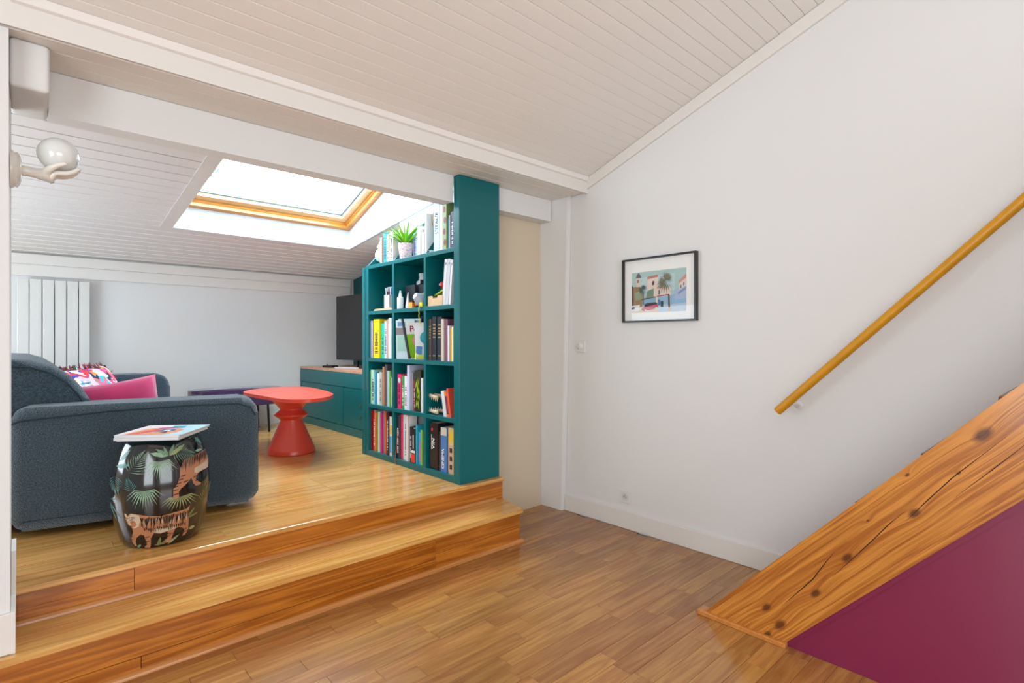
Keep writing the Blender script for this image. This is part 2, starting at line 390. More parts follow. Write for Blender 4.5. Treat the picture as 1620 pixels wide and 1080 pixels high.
# flat board beside the roof window
def slope_bar(nm, x0, x1, ya, yb, t, m, par=None):
    return obj(nm, PR([(ya, zl(ya)-t), (yb, zl(yb)-t), (yb, zl(yb)-.0005), (ya, zl(ya)-.0005)], 'x', x0, x1), m, par)
structure(slope_bar('trim_3', OX0-.085, OX0-.0005, 2.95, OY1+.01, .006, white_trim))

# beams
hb = root('ceiling_beam')
bm = PR([(2.45, 2.305), (2.45, 2.425), (2.47, 2.45), (2.83, 2.45), (2.83, 2.318), (2.47, 2.318)], 'x', -2.19, XW-.001)
obj('beam_face', bm, white_trim, hb)
obj('cornice_moulding', PR([(2.4495, 2.385), (2.437, 2.39), (2.434, 2.402), (2.432, 2.42), (2.4495, 2.414)], 'x', -.029, XW-.02), white_board, hb)
for i in range(3):
    ya = 2.472 + i*.0965
    obj('soffit_board', PR([(ya+.0003, 2.3175), (ya+.0003, 2.3085), (ya+.003, 2.306), (ya+.093, 2.306), (ya+.0962, 2.3085), (ya+.0962, 2.3175)], 'x', -2.19, XW-.05), white_trim, hb)
obj('lower_beam', B(.075, 2.018, 2.7618, 2.865, 2.136, 2.3059), white_wall, hb)
obj('lower_beam', B(2.37, 2.925, 2.7618, 2.865, 2.150, 2.3059), white_wall, hb)
obj('beam_block', B(-.034, .073, 2.53, 2.865, 2.137, 2.3055, bev=.014, seg=4), white_wall, hb, smooth=True)

# roof window
w1 = root('window_1')
def zr(y): return 2.33 + .356*(4.93-y)
bm = bmesh.new()
def quadbox(bm, pts, axis, a, b): prism(bm, pts, axis, a, b)
prism(bm, [(OY0, zl(OY0)), (OY1, zl(OY1)), (OY1, zr(OY1)+.02), (OY0, zr(OY0)+.02)], 'x', OX0-.03, OX0)
prism(bm, [(OY0, zl(OY0)), (OY1, zl(OY1)), (OY1, zr(OY1)+.02), (OY0, zr(OY0)+.02)], 'x', OX1, OX1+.03)
box(bm, OX0-.03, OX1+.03, OY1, OY1+.03, zl(OY1)+.0, zr(OY1)+.02)
box(bm, OX0-.03, OX1+.03, OY0-.03, OY0, zl(OY0)+.005, zr(OY0)+.02)
obj('lining', bm, mat('white_lining', 'CDD5DA', .5, .4), w1)
# local frame of the roof plane: origin at the bottom left, x right, y up the slope, z outwards
ey = Vector((0, -math.cos(SL), math.sin(SL))); ez = Vector((0, math.sin(SL), math.cos(SL)))
WM = Matrix(((1, 0, 0, OX0), (0, ey[1], ez[1], OY1), (0, ey[2], ez[2], zr(OY1)), (0, 0, 0, 1)))
Wd = OX1-OX0; Ln = (OY1-OY0)/math.cos(SL)
pine_frame = wood('pine_window', 'C07826', 'E0A050', .3, 25, 4, .03, .3, streak=.3)
pale_sash = wood('pale_pine_sash', 'E8C88E', 'F4DFB4', .35, 25, 4, .02, .2, streak=.3)
def wpart(nm, bm, m):
    o = obj(nm, bm, m, w1); o.matrix_world = WM; return o
wpart('outer_frame', frame_bm(0, Wd, 0, Ln, .045, -.002, .03), pine_frame)
wpart('outer_frame', frame_bm(0, Wd, 0, Ln, .050, .031, .058), pine_frame)
wpart('sash', frame_bm(.012, Wd-.012, .012, Ln-.012, .092, .059, .115), pale_sash)
wpart('gasket', frame_bm(.108, Wd-.108, .108, Ln-.108, .012, .090, .118), mat('blue_grey_gasket', '6F93B8', .5))
m = bpy.data.materials.new('window_glass'); m.use_nodes = True; nt = m.node_tree; nt.nodes.clear()
oo = nt.nodes.new('ShaderNodeOutputMaterial'); mx = nt.nodes.new('ShaderNodeMixShader'); tr = nt.nodes.new('ShaderNodeBsdfTransparent'); gl = nt.nodes.new('ShaderNodeBsdfGlossy'); fr = nt.nodes.new('ShaderNodeLayerWeight'); pw = nt.nodes.new('ShaderNodeMath'); pw.operation = 'POWER'; pw.inputs[1].default_value = 4; ma = nt.nodes.new('ShaderNodeMath'); ma.operation = 'MULTIPLY_ADD'; ma.inputs[1].default_value = .7; ma.inputs[2].default_value = .03
gl.inputs['Roughness'].default_value = .02; tr.inputs['Color'].default_value = (.94, .98, 1, 1); fr.inputs['Blend'].default_value = .5
nt.links.new(fr.outputs['Facing'], pw.inputs[0]); nt.links.new(pw.outputs[0], ma.inputs[0]); nt.links.new(ma.outputs[0], mx.inputs[0]); nt.links.new(tr.outputs[0], mx.inputs[1]); nt.links.new(gl.outputs[0], mx.inputs[2]); nt.links.new(mx.outputs[0], oo.inputs[0])
glass = m
wpart('pane', B(.108, Wd-.108, .108, Ln-.108, .119, .123), glass)
# solid curb around the sash so that daylight enters through the pane alone
wpart('flashing', frame_bm(-.05, Wd+.05, -.05, Ln+.05, .075, .116, .17), mat('grey_flashing', '5A5C60', .5, metal=.6))

# ================================================================ THINGS
# ---- sofa
fabric = mat('blue_grey_bouclé', '3C4E5A', .95, .2, bump=1.6, bscale=230, var=.5, vscale=150, sheen=.5)
fabric_dark = mat('dark_seam', '26353F', .9)
sofa = thing('sofa', 'dark blue-grey fabric sofa with rounded back and arms in the left corner', 'sofa', (0, 0, .346))
def soft(bm, bev, seg=5):
    bmesh.ops.bevel(bm, geom=bm.edges[:], offset=bev, segments=seg, profile=.5, affect='EDGES'); return bm
def profile_block(pts_xz, y0, y1, bev, segs=3):
    bm = PR(pts_xz, 'y', y0, y1)
    es = [e for e in bm.edges if abs(e.verts[0].co.y-e.verts[1].co.y) < 1e-6]
    bmesh.ops.bevel(bm, geom=es, offset=bev, segments=segs, profile=.5, affect='EDGES')
    return bm
def rr(x0, x1, z0, z1, rad, n=6, rads=None):
    pts = []
    R4 = rads or (rad,)*4
    for (cx, cz, a0), q in zip(((x1, z0, -90), (x1, z1, 0), (x0, z1, 90), (x0, z0, 180)), R4):
        sx = -1 if cx == x1 else 1; sz = -1 if cz == z1 else 1
        for i in range(n+1):
            a = math.radians(a0 + 90*i/n); pts.append((cx+sx*q+q*math.cos(a), cz+sz*q+q*math.sin(a)))
    return pts
# near arm, slightly turned
arm = obj('arm', profile_block(rr(-.36, .66, -.297, .268, .06, rads=(.05, .085, .05, .04)), 0, .245, .045, 4), fabric, sofa, smooth='all', loc=(.31, 3.243, .332), rot=(0, 0, math.radians(-12)))
def arm_seam(y):
    pts = [(-.355, y, .195), (-.33, y, .208), (0, y, .232), (.35, y, .240), (.56, y, .236), (.62, y, .215), (.645, y, .17)]
    return TU(pts, .004, 6)
obj('piping', arm_seam(-.0015), fabric_dark, arm, smooth=True)
obj('arm', profile_block(rr(-.28, .945, .055, .63, .06, rads=(.05, .11, .05, .04)), 5.42, 5.66, .035, 4), fabric, sofa, smooth='all')
back = [(-.36, .06), (.16, .06), (.30, .42), (.285, .52), (.26, .60), (.225, .67), (.175, .735), (.11, .785), (.03, .815), (-.06, .82), (-.25, .80), (-.33, .74), (-.36, .6)]
bk = obj('backrest', profile_block(back, 3.47, 5.42, .04, 4), fabric, sofa, smooth='all')
obj('piping', TU([(x*.94-.003, 3.464, z-.035) for x, z in back[2:11]], .0045, 6), fabric_dark, bk, smooth=True)
obj('seat_cushion', B(.2, .93, 3.44, 4.42, .2, .385, bev=.035, seg=4), fabric, sofa, smooth='all')
obj('seat_cushion', B(.2, .93, 4.425, 5.415, .2, .385, bev=.035, seg=4), fabric, sofa, smooth='all')
obj('seat_base', B(-.3, .90, 3.42, 5.43, .055, .2, bev=.01), fabric, sofa)
for x, y in ((.82, 3.30), (.0, 3.47), (.85, 5.52), (-.2, 5.52)):
    obj('foot', LA([(0, 0), (.022, 0), (.025, .004), (.025, .06), (0, .06)], 12, x, y), mat('black_plastic', '101012', .5), sofa)

# cushions
def cushion_bm(w, h, t, n=14, pinch=1.0):
    bm = bmesh.new(); g = {}
    for s in (1, -1):
        for i in range(n+1):
            for j in range(n+1):
                a = i/n*2-1; b = j/n*2-1
                k = (1-abs(a)**2.4)*(1-abs(b)**2.4); ed = 1-.07*pinch*((1-a*a)*abs(b)**3+(1-b*b)*abs(a)**3)
                x = a*w/2*(1-.07*(1-b*b)*abs(a)**4); y = b*h/2*(1-.07*(1-a*a)*abs(b)**4)
                if abs(a) == 1 or abs(b) == 1:
                    if s == -1: g[(s, i, j)] = g[(1, i, j)]; continue
                g[(s, i, j)] = bm.verts.new((x, y, s*t/2*k**.55))
        for i in range(n):
            for j in range(n):
                f = bm.faces.new([g[(s, i, j)], g[(s, i+1, j)], g[(s, i+1, j+1)], g[(s, i, j+1)]]); f.material_index = 0 if s == 1 else 1
    return bm
def collage(name, scale, cols):
    m = bpy.data.materials.new(name); m.use_nodes = True; nt = m.node_tree; N = nt.nodes.new; L = nt.links.new; b = nt.nodes['Principled BSDF']
    tc = N('ShaderNodeTexCoord'); nz = N('ShaderNodeTexNoise'); nz.inputs['Scale'].default_value = scale; nz.inputs['Detail'].default_value = 0; nz.inputs['Distortion'].default_value = 1.2
    vo = N('ShaderNodeTexVoronoi'); vo.inputs['Scale'].default_value = scale*1.2
    mx = N('ShaderNodeMix'); mx.data_type = 'RGBA'; mx.inputs['Factor'].default_value = .12; L(tc.outputs['Object'], mx.inputs['A']); L(nz.outputs['Color'], mx.inputs['B'])
    L(tc.outputs['Object'], nz.inputs['Vector']); L(mx.outputs['Result'], vo.inputs['Vector'])
    sp = N('ShaderNodeSeparateColor'); L(vo.outputs['Color'], sp.inputs[0])
    cr = N('ShaderNodeValToRGB'); cr.color_ramp.interpolation = 'CONSTANT'; e = cr.color_ramp.elements
    e[0].position = 0; e[0].color = lin(cols[0]); e[1].position = 1/len(cols); e[1].color = lin(cols[1])
    for i, c in enumerate(cols[2:], 2): q = e.new(i/len(cols)); q.color = lin(c)
    L(sp.outputs[0], cr.inputs[0]); L(cr.outputs[0], b.inputs['Base Color']); b.inputs['Roughness'].default_value = .8
    MATS[name] = m; return m
pat = collage('bright_print', 17, ['E02A3A', 'F08A2A', '2440B8', '30B8C8', 'F4C0D0', 'E83A7A', 'FFFFFF', '1A1A40', '58A060', 'F06A8A'])
pat2 = collage('pink_leaf_print', 26, ['F2B8CE', 'E85A90', '48C0B0', 'F6D0DE', '3FA8A0', 'E83A7A'])
magenta = mat('magenta_velvet', 'B81E5A', .7, .3, var=.12, vscale=12, sheen=.5)
c1 = thing('cushion', 'bright multicoloured print cushion with a red and green fringe leaning on the sofa back', 'cushion', (.34, 4.12, .90), (math.radians(4), math.radians(60), math.radians(-38)))
obj('cover', cushion_bm(.44, .44, .14), [pat, magenta], c1, smooth='all')
r = random.Random(3)
fr_ = [bmesh.new(), bmesh.new()]
for i in range(150):
    e = r.randrange(3); s = r.uniform(-.2, .2)
    p = (-.205, s) if e == 0 else (s, .205) if e == 1 else (s, -.205)
    dr = Vector((-1, 0, 0)) if e == 0 else Vector((0, 1 if e == 1 else -1, 0))
    q = Vector((p[0], p[1], 0)); d = (dr + Vector((r.uniform(-.6, .6), r.uniform(-.6, .6), r.uniform(-.5, .5)))).normalized()
    tube(fr_[0 if r.random() < .6 else 1], [q, q+d*.02, q+d*.038+Vector((0, 0, r.uniform(-.008, .008)))], [.0022, .003, .0012], 4)
obj('fringe', fr_[0], hexmat('A8304A', .8), c1)['kind'] = 'stuff'
obj('fringe', fr_[1], hexmat('24402C', .8), c1)['kind'] = 'stuff'
c2 = thing('cushion', 'magenta velvet cushion with a pink leaf print edge lying behind the near arm', 'cushion', (.40, 3.73, .862), (math.radians(66), math.radians(-9), math.radians(-4)))
obj('cover', cushion_bm(.42, .36, .11), [magenta, pat2], c2, smooth='all')

# ---- ceramic garden stool
H = .47
def srad(z):
    t = z/H; return .148 + .048*math.sin(PI*min(max((t-.0)/1.0, 0), 1))**.8
stool = thing('garden_stool', 'black ceramic drum stool painted with tigers and palm leaves in front of the sofa', 'stool', (.478, 2.93, .3455))
prof = [(0, 0), (.144, 0), (.148, .003)] + [(srad(z), z) for z in [H*i/28 for i in range(1, 28)]] + [(.146, H-.004), (.142, H), (.125, H+.001), (0, H+.002)]
glaze = mat('black_glaze', '0B0D10', .12, .6, coat=.6)
obj('body', LA(prof, 64), glaze, stool, smooth=True)
A0 = math.atan2(-2.93, -.478)          # direction from the stool to the viewer side
def smap(layer):
    # a: metres to the right across the front, b: height; wrapped round the drum
    def f(a, b, li):
        rr_ = srad(b)+.0006+.00012*li+layer; t = max(-.99, min(.99, a/.198)); ang = A0 + math.asin(t)
        return (rr_*math.cos(ang), rr_*math.sin(ang), b)
    return f
def D(x, y): return ((x-428)/4.5*.00277*1.0, (988-y)/(988-205)*H)       # drawing units of the decoration
def dp(*p): return [D(p[i], p[i+1]) for i in range(0, len(p), 2)]
orange, cream, black_, brown = hexmat('B47A58', .3), hexmat('C9B49A', .3), hexmat('141210', .3), hexmat('8A5034', .3)
tiger_mats = [orange, cream, black_, brown]
t1 = [(dp(205, 745, 240, 708, 290, 718, 330, 730, 420, 745, 520, 732, 585, 728, 605, 705, 600, 740, 605, 800, 612, 860, 618, 900, 600, 935, 578, 935, 590, 900, 575, 872, 540, 855, 520, 860, 500, 925, 490, 960, 460, 962, 452, 945, 468, 920, 466, 870, 420, 878, 375, 868, 352, 905, 345, 960, 338, 982, 296, 982, 300, 968, 318, 955, 308, 880, 285, 870, 250, 900, 240, 935, 243, 962, 228, 966, 217, 930, 218, 900, 240, 850, 238, 820, 215, 790), 0)]
t1 += [(dp(375, 835, 470, 840, 540, 835, 520, 858, 466, 868, 420, 876, 378, 866), 1), (dp(212, 748, 245, 712, 290, 724, 296, 760, 280, 810, 250, 822, 222, 790), 1),
       (dp(228, 770, 245, 758, 262, 770, 270, 795, 255, 812, 238, 806), 0), (dp(203, 710, 214, 712, 222, 735, 208, 738), 1)]
rs = random.Random(9)
for i in range(17):
    x = 306 + i*17.5; y0_ = 752+rs.uniform(0, 20); l = rs.uniform(35, 70)
    t1.append((dp(x-3, y0_, x+5, y0_+4, x+7, y0_+l*.5, x+3, y0_+l, x-2, y0_+l*.5), 1))
for i in range(24):
    x = 300 + i*12.6; y0_ = 738+rs.uniform(0, 14); l = rs.uniform(50, 95); s = rs.uniform(-16, 16)
    t1.append((dp(x-3, y0_, x+4, y0_+2, x+s*.5+4, y0_+l*.5, x+s+rs.uniform(-3, 3), y0_+l, x+s*.5-3, y0_+l*.5), 2))
for i in range(20):
    x = 318 + i*13.5; y0_ = 812+rs.uniform(0, 16); l = rs.uniform(25, 48); s = rs.uniform(-8, 8)
    t1.append((dp(x-2, y0_, x+3, y0_+1, x+s*.5+4, y0_+l*.5, x+s, y0_+l, x+s*.5-3, y0_+l*.5), 2))
for (x, y) in ((300, 890), (305, 912), (312, 935), (465, 885), (470, 905), (580, 880), (592, 900), (232, 880), (226, 905), (335, 890), (330, 925), (490, 890)):
    t1.append((dp(x-12, y, x+14, y-5, x+15, y-1, x-10, y+5), 2))
for (a, b, c, d) in ((225, 742, 245, 732), (238, 752, 262, 742), (250, 730, 272, 735), (228, 765, 236, 760), (252, 768, 262, 764), (238, 795, 252, 798)):
    t1.append((dp(a, b, c, d, c, d+4, a, b+5), 2))
tg = obj('tiger_motif', poly_patch(t1, smap(0), .012), tiger_mats, stool); tg['label'] = 'striped orange tiger walking left near the foot of the drum'
t2 = [(dp(575, 365, 640, 350, 720, 335, 742, 330, 748, 420, 735, 470, 690, 470, 660, 480, 640, 520, 655, 545, 675, 560, 672, 575, 640, 572, 625, 550, 612, 505, 575, 545, 545, 565, 530, 590, 532, 625, 510, 635, 497, 615, 497, 560, 520, 530, 540, 480, 545, 420), 0),
      (dp(640, 440, 740, 410, 735, 470, 690, 472, 655, 482, 635, 470), 1)]
for i in range(15):
    x = 560 + i*12.5; y0_ = 362 - i*1.8; l = rs.uniform(50, 100)
    t2.append((dp(x-3, y0_, x+4, y0_, x-2+4, y0_+l*.5, x-8, y0_+l, x-6, y0_+l*.5), 2))
for (x, y) in ((545, 500), (530, 525), (515, 545), (512, 570), (512, 600), (560, 475), (575, 520), (640, 500), (650, 530)):
    t2.append((dp(x-16, y, x+16, y-6, x+14, y, x-14, y+6), 2))
tg = obj('tiger_motif', poly_patch(t2, smap(0), .012), tiger_mats, stool); tg['label'] = 'second tiger climbing down at the right of the drum'
greens = [hexmat('88A68A', .3), hexmat('66886C', .3), hexmat('969C6C', .3), hexmat('4A7C78', .3), hexmat('7A7648', .3)]
def frond(x0, y0, ang, ln, n, spread, gi, w=5):
    """fan palm frond: leaflets springing from a curved rib"""
    out = []
    for i in range(n):
        t = i/(n-1); px = x0+ln*t*math.cos(ang)*.75; py = y0-ln*t*math.sin(ang)*.75
        for s in (1, -1):
            a = ang + s*(1.15-.75*t)*spread; q = ln*(.62-.25*t)
            mx_, my_ = px+q*.5*math.cos(a), py-q*.5*math.sin(a)
            ex_, ey_ = px+q*math.cos(a-s*.18), py-q*math.sin(a-s*.18)+q*.12
            nx, ny = -math.sin(a)*w*.5, -math.cos(a)*w*.5
            out.append((dp(px, py, mx_+nx, my_+ny, ex_, ey_, mx_-nx, my_-ny), gi))
    return out
def leafp(x0, y0, x1, y1, w, gi):
    dx, dy = x1-x0, y1-y0; l = math.hypot(dx, dy); nx, ny = -dy/l*w, dx/l*w
    return (dp(x0, y0, x0+dx*.3+nx, y0+dy*.3+ny, x0+dx*.7+nx*.8, y0+dy*.7+ny*.8, x1, y1, x0+dx*.7-nx*.8, y0+dy*.7-ny*.8, x0+dx*.3-nx, y0+dy*.3-ny), gi)
def arch(cx, cy, wd, ht, n, gi, a0=200, a1=340, w=7):
    """drooping fan: leaflets radiating down from a crown point"""
    out = []
    for i in range(n):
        a = math.radians(a0+(a1-a0)*i/(n-1)); q = 1+.12*math.sin(i*2.1)
        ex_, ey_ = cx+wd*math.cos(a)*q, cy-ht*math.sin(a)*q*.9
        mx_, my_ = cx+wd*.55*math.cos(a), cy-ht*.55*math.sin(a)-ht*.22
        dx, dy = ex_-cx, ey_-cy; l = math.hypot(dx, dy); nx, ny = -dy/l*w*.6, dx/l*w*.6
        out.append((dp(cx, cy, mx_+nx, my_+ny, ex_, ey_, mx_-nx, my_-ny), gi))
    return out
fr_sets = [arch(415, 352, 118, 140, 15, 0), arch(325, 550, 115, 145, 14, 0), arch(540, 625, 130, 110, 13, 2), frond(225, 420, 1.0, 170, 9, 1.0, 0),
           frond(250, 545, 1.9, 90, 7, .9, 3), frond(510, 285, -.35, 150, 9, 1.0, 1), frond(135, 460, -1.3, 110, 8, .9, 3), frond(690, 700, 1.2, 120, 8, .9, 4)]
for i, f in enumerate(fr_sets): obj('palm_frond_motif', poly_patch(f, smap(-.0002), .02), greens, stool)
lv = [leafp(470, 320, 345, 290, 16, 0), leafp(475, 318, 380, 262, 13, 1), leafp(480, 320, 600, 252, 15, 2), leafp(478, 318, 520, 240, 12, 1), leafp(470, 322, 440, 250, 11, 1),
      leafp(135, 385, 220, 370, 16, 3), leafp(148, 350, 205, 262, 14, 3), leafp(665, 318, 720, 320, 10, 0), leafp(690, 215, 730, 280, 12, 3),
      leafp(370, 965, 470, 955, 10, 4), leafp(400, 975, 420, 905, 12, 4), leafp(470, 975, 555, 915, 10, 2), leafp(430, 970, 480, 920, 12, 4),
      leafp(240, 980, 275, 950, 10, 1), leafp(620, 890, 668, 895, 14, 2), leafp(595, 800, 670, 785, 9, 4), leafp(598, 795, 640, 730, 9, 4), leafp(120, 620, 165, 615, 5, 3), leafp(115, 650, 150, 780, 5, 3), leafp(118, 650, 178, 750, 5, 3)]
for q in lv: obj('leaf_motif', poly_patch([q], smap(-.0001), .015), greens, stool)

# ---- magazines on the stool
def magazine(label, w, d, t, loc, rz, cover, art=None, curl=0):
    m_ = thing('magazine', label, 'magazine', loc, (0, 0, rz), 'magazines piled on the ceramic stool')
    n = 8
    def sheet(z0, z1, x0, x1, y0, y1, mi=0):
        bm = bmesh.new(); rows_ = []
        for i in range(n+1):
            x = x0+(x1-x0)*i/n; c = curl*((i/n-.5)**2)*4 - curl
            rows_.append([bm.verts.new((x, y, z+c)) for y, z in ((y0, z0), (y1, z0), (y1, z1), (y0, z1))])
        for a, b in zip(rows_, rows_[1:]):
            for k in range(4): bm.faces.new((a[k], a[(k+1) % 4], b[(k+1) % 4], b[k]))
        bm.faces.new(rows_[0]); bm.faces.new(rows_[-1][::-1]); return bm
    obj('pages', sheet(.0006, t-.0006, -w/2+.001, w/2-.002, -d/2+.002, d/2-.002), hexmat('E2DEE0', .7), m_)
    obj('back_cover', sheet(0, .0005, -w/2, w/2, -d/2, d/2), hexmat(cover, .25), m_)
    fc = obj('front_cover', sheet(t-.0005, t, -w/2, w/2, -d/2, d/2), hexmat(cover, .25), m_)
    if art:
        mats_ = []; shp = []
        for c, pts in art:
            mt = hexmat(c, .3)
            if mt not in mats_: mats_.append(mt)
            shp.append((pts, mats_.index(mt)))
        def mf(a, b, li): return (a, b, t+.0003+.00015*li + curl*((a/w)**2)*4-curl)
        obj('cover_print', poly_patch(shp, mf, .03), mats_, fc)
    return m_
ZS = .3455+H+.0022
RM = math.radians(-36)
magazine('bottom magazine of the pile on the ceramic stool, thin with a blue cover', .25, .29, .005, (.482, 2.902, ZS), RM+.04, '5AA8C8')
magazine('middle magazine of the pile on the ceramic stool, thick white pages', .262, .296, .0108, (.479, 2.893, ZS+.0053), RM+.012, 'E8E6E4')
g_ = random.Random(4)
art = [('BFE0EA', [(-.14, -.14), (.14, -.14), (.14, .14), (-.14, .14)]), ('F0E0E2', [(-.14, -.14), (-.03, -.14), (.03, .14), (-.14, .14)]),
       ('F2A070', [(-.11, -.13), (.05, -.135), (.09, -.08), (.085, 0), (.04, .05), (-.04, .07), (-.09, .04)]),
       ('E84A50', [(-.10, -.12), (-.085, -.125), (-.02, .0), (-.04, .02)]), ('E84A50', [(-.07, -.12), (-.055, -.122), (.0, -.01), (-.015, .0)]), ('F4B8A8', [(-.05, -.12), (-.03, -.12), (.02, -.02), (.01, -.0)]),
       ('4878A8', [(-.02, -.06), (.06, -.04), (.045, .02), (-.005, .01)]), ('C050A0', [(-.03, .02), (.02, .05), (.01, .07), (-.05, .05)]), ('FFFFFF', [(.015, -.05), (.04, -.045), (.035, -.01), (.012, -.015)]), ('30A8C8', [(.0, .06), (.06, .05), (.05, .1), (-.01, .11)]), ('283868', [(.02, -.09), (.05, -.085), (.03, -.03)])]
top_mag = magazine('top magazine on the ceramic stool, pale blue cover with an orange and pink picture', .265, .295, .009, (.484, 2.897, ZS+.0165), RM, 'D8E8EE', art, curl=0)
for i, (yy0, ww) in enumerate(((-.02, .09), (.02, .11))):
    pass

# ---- coffee table
red = mat('coral_red_lacquer', 'E04A34', .3, .5, coat=.2)
tb = thing('coffee_table', 'coral red pedestal table with a rounded top on stacked cones', 'table', (1.625, 4.40, .3455))
obj('base', LA([(0, 0), (.178, 0), (.183, .005), (.183, .028), (.176, .042), (.084, .262), (.084, .270), (.132, .305), (.132, .313), (.086, .350), (.086, .357), (.168, .452), (.172, .458), (.172, .4665), (0, .4665)], 56, .0, .05), red, tb, smooth=True)
ctl = [(-.275, .36), (-.13, .53), (.095, .62), (.24, .57), (.285, .32), (.225, -.19), (.14, -.42), (.0, -.575), (-.14, -.585), (-.245, -.47), (-.275, -.2), (-.30, .16)]
pts = []
for i in range(len(ctl)):
    p0, p1, p2, p3 = [Vector(ctl[(i+k) % len(ctl)]) for k in (-1, 0, 1, 2)]
    for j in range(6):
        t = j/6; q = .5*((2*p1)+(p2-p0)*t+(2*p0-5*p1+4*p2-p3)*t*t+(3*p1-p0-3*p2+p3)*t**3); pts.append((q.x, q.y))
bm = PR(pts, 'z', .467, .492)
bmesh.ops.bevel(bm, geom=[e for e in bm.edges if abs(e.verts[0].co.z-e.verts[1].co.z) < 1e-6], offset=.004, segments=2, affect='EDGES')
obj('table_top', bm, red, tb, smooth=True)

# ---- purple bench
bn = thing('bench', 'low bench with a purple velvet seat and thin black legs against the far wall', 'bench', (1.58, 5.78, .3455))
purple = mat('purple_velvet', '3A1E48', .8, .3, sheen=.6, var=.25, vscale=9)
pp_ = []
for i in range(48):
    a = 2*PI*i/48; cs, sn = math.cos(a), math.sin(a); pp_.append((.42*abs(cs)**.55*(1 if cs > 0 else -1), .235*abs(sn)**.7*(1 if sn > 0 else -1)))
bm = PR(pp_, 'z', .28, .435)
bmesh.ops.bevel(bm, geom=[e for e in bm.edges if abs(e.verts[0].co.z-e.verts[1].co.z) < 1e-6], offset=.03, segments=4, affect='EDGES')
obj('seat', bm, purple, bn, smooth='all')
for sx, sy in ((-1, -1), (-1, 1), (1, -1), (1, 1)):
    obj('leg', TU([(.25*sx, .17*sy, 0), (.24*sx, .16*sy, .282)], .011, 10), mat('black_metal', '121214', .4), bn, smooth=True)

# ---- television bench in the corner
tc_ = thing('tv_cabinet', 'long low teal cabinet with a wooden top under the television', 'cabinet', (2.33, 4.02, .3455))
D_ = XW-2.33-.002; LN = 2.085
obj('body', B(.018, D_, 0, LN, 0, .60), teal, tc_)
obj('cabinet_top', B(0, D_, 0, LN, .6005, .624, bev=.002), wood('cabinet_top_wood', 'C08A6A', 'DBA88A', .4, 20, 4, .05, .1, streak=.3), tc_)
obj('front_frame', B(0, .0178, 0, LN, .46, .60, bev=.001), teal, tc_)
obj('front_frame', B(0, .0178, 0, LN, 0, .075, bev=.001), teal, tc_)
for ya, yb in ((.02, .985), (1.015, 2.05)):
    d = obj('door', B(.003, .0175, ya, yb, .082, .453, bev=.0015), teal, tc_)
obj('front_frame', B(0, .0178, .988, 1.012, .075, .46), teal, tc_)
obj('front_frame', B(0, .0178, 2.053, LN, .075, .46), teal, tc_)
brass = mat('brass', 'C8A868', .3, metal=1)
for z in (.30, .19):
    obj('latch', B(-.010, -.0004, .60, .625, z, z+.012, bev=.002), brass, tc_)

tv = thing('television', 'black flat screen television on the teal cabinet, half hidden by the bookcase', 'television', (2.563, 4.945, .970), (0, 0, math.radians(6)))
tvm = mat('tv_bezel', '0C0C0E', .35)
obj('casing', B(0, .035, -.6, .6, .085, .765, bev=.004), tvm, tv)
obj('screen', B(-.0015, -.0003, -.59, .59, .097, .755), mat('tv_screen', '18181A', .32, .5), tv)
for s in (-1, 1):
    obj('foot', PR([(-.10, s*.46), (-.092, s*.44), (.02, s*.2), (.035, s*.21)], 'z', 0, .014), mat('silver_foot', 'C4C4C6', .35, metal=.2), tv)
    obj('foot_strut', B(.01, .03, s*.215-.01, s*.215+.01, .0142, .09), tvm, tv)
ps = thing('game_controller', 'small black device at the left of the television foot', 'device', (2.46, 5.60, .9705), (0, 0, .3))
obj('body', B(-.05, .05, -.07, .07, 0, .022, bev=.008, seg=3), tvm, ps, smooth=True)
obj('control_stick', LA([(0, .0221), (.006, .0221), (.006, .03), (.009, .034), (0, .035)], 12, -.015, .03), tvm, ps, smooth=True)

# ---- radiator
rd = thing('radiator', 'tall white flat panel radiator on the far wall behind the sofa', 'radiator', (-.033, 6.126, .75))
rm = mat('radiator_white', 'DFDDD8', .4, .4)
for i in range(6):
    obj('panel', B(i*.0805, i*.0805+.0735, -.082, -.066, 0, 1.027, bev=.004), rm, rd)
for z in (.06, .96): obj('collector', B(.01, .465, -.0655, -.036, z, z+.035, bev=.004), rm, rd)
obj('bracket', B(.10, .13, -.0355, -.0005, .3, .8), rm, rd); obj('bracket', B(.36, .39, -.0355, -.0005, .3, .8), rm, rd)

# ---- hand-shaped wall lamp
porc = mat('white_porcelain', 'EDE9E0', .18, .5, coat=.5)
hd = thing('wall_lamp', 'white porcelain wall lamp shaped as a hand holding a glass globe', 'lamp', (-.0315, 2.60, 1.862))
bm = LA([(0, 0), (.066, 0), (.066, .006), (.060, .012), (.062, .018), (.050, .026), (.034, .030), (0, .031)], 32)
bm.transform(Matrix.Rotation(PI/2, 4, 'Y')); obj('wall_plate', bm, porc, hd, smooth=True)
def skin(name, verts, edges, rads, m, parent, loc=(0, 0, 0), sub=2, rootv=0):
    me = bpy.data.meshes.new('s'); me.from_pydata(verts, edges, []); o = bpy.data.objects.new('s', me); COL.objects.link(o)
    md = o.modifiers.new('k', 'SKIN'); md.use_smooth_shade = True
    for i, v in enumerate(me.skin_vertices[0].data): v.radius = (rads[i], rads[i]) if not isinstance(rads[i], tuple) else rads[i]; v.use_root = (i == rootv)
    o.modifiers.new('s', 'SUBSURF').levels = sub
    dg = bpy.context.evaluated_depsgraph_get(); m2 = bpy.data.meshes.new_from_object(o.evaluated_get(dg)); bpy.data.objects.remove(o)
    m2.materials.clear(); m2.materials.append(m); m2.name = name
    for p in m2.polygons: p.use_smooth = True
    q = bpy.data.objects.new(name, m2); COL.objects.link(q); q.parent = parent; q.location = loc; return q
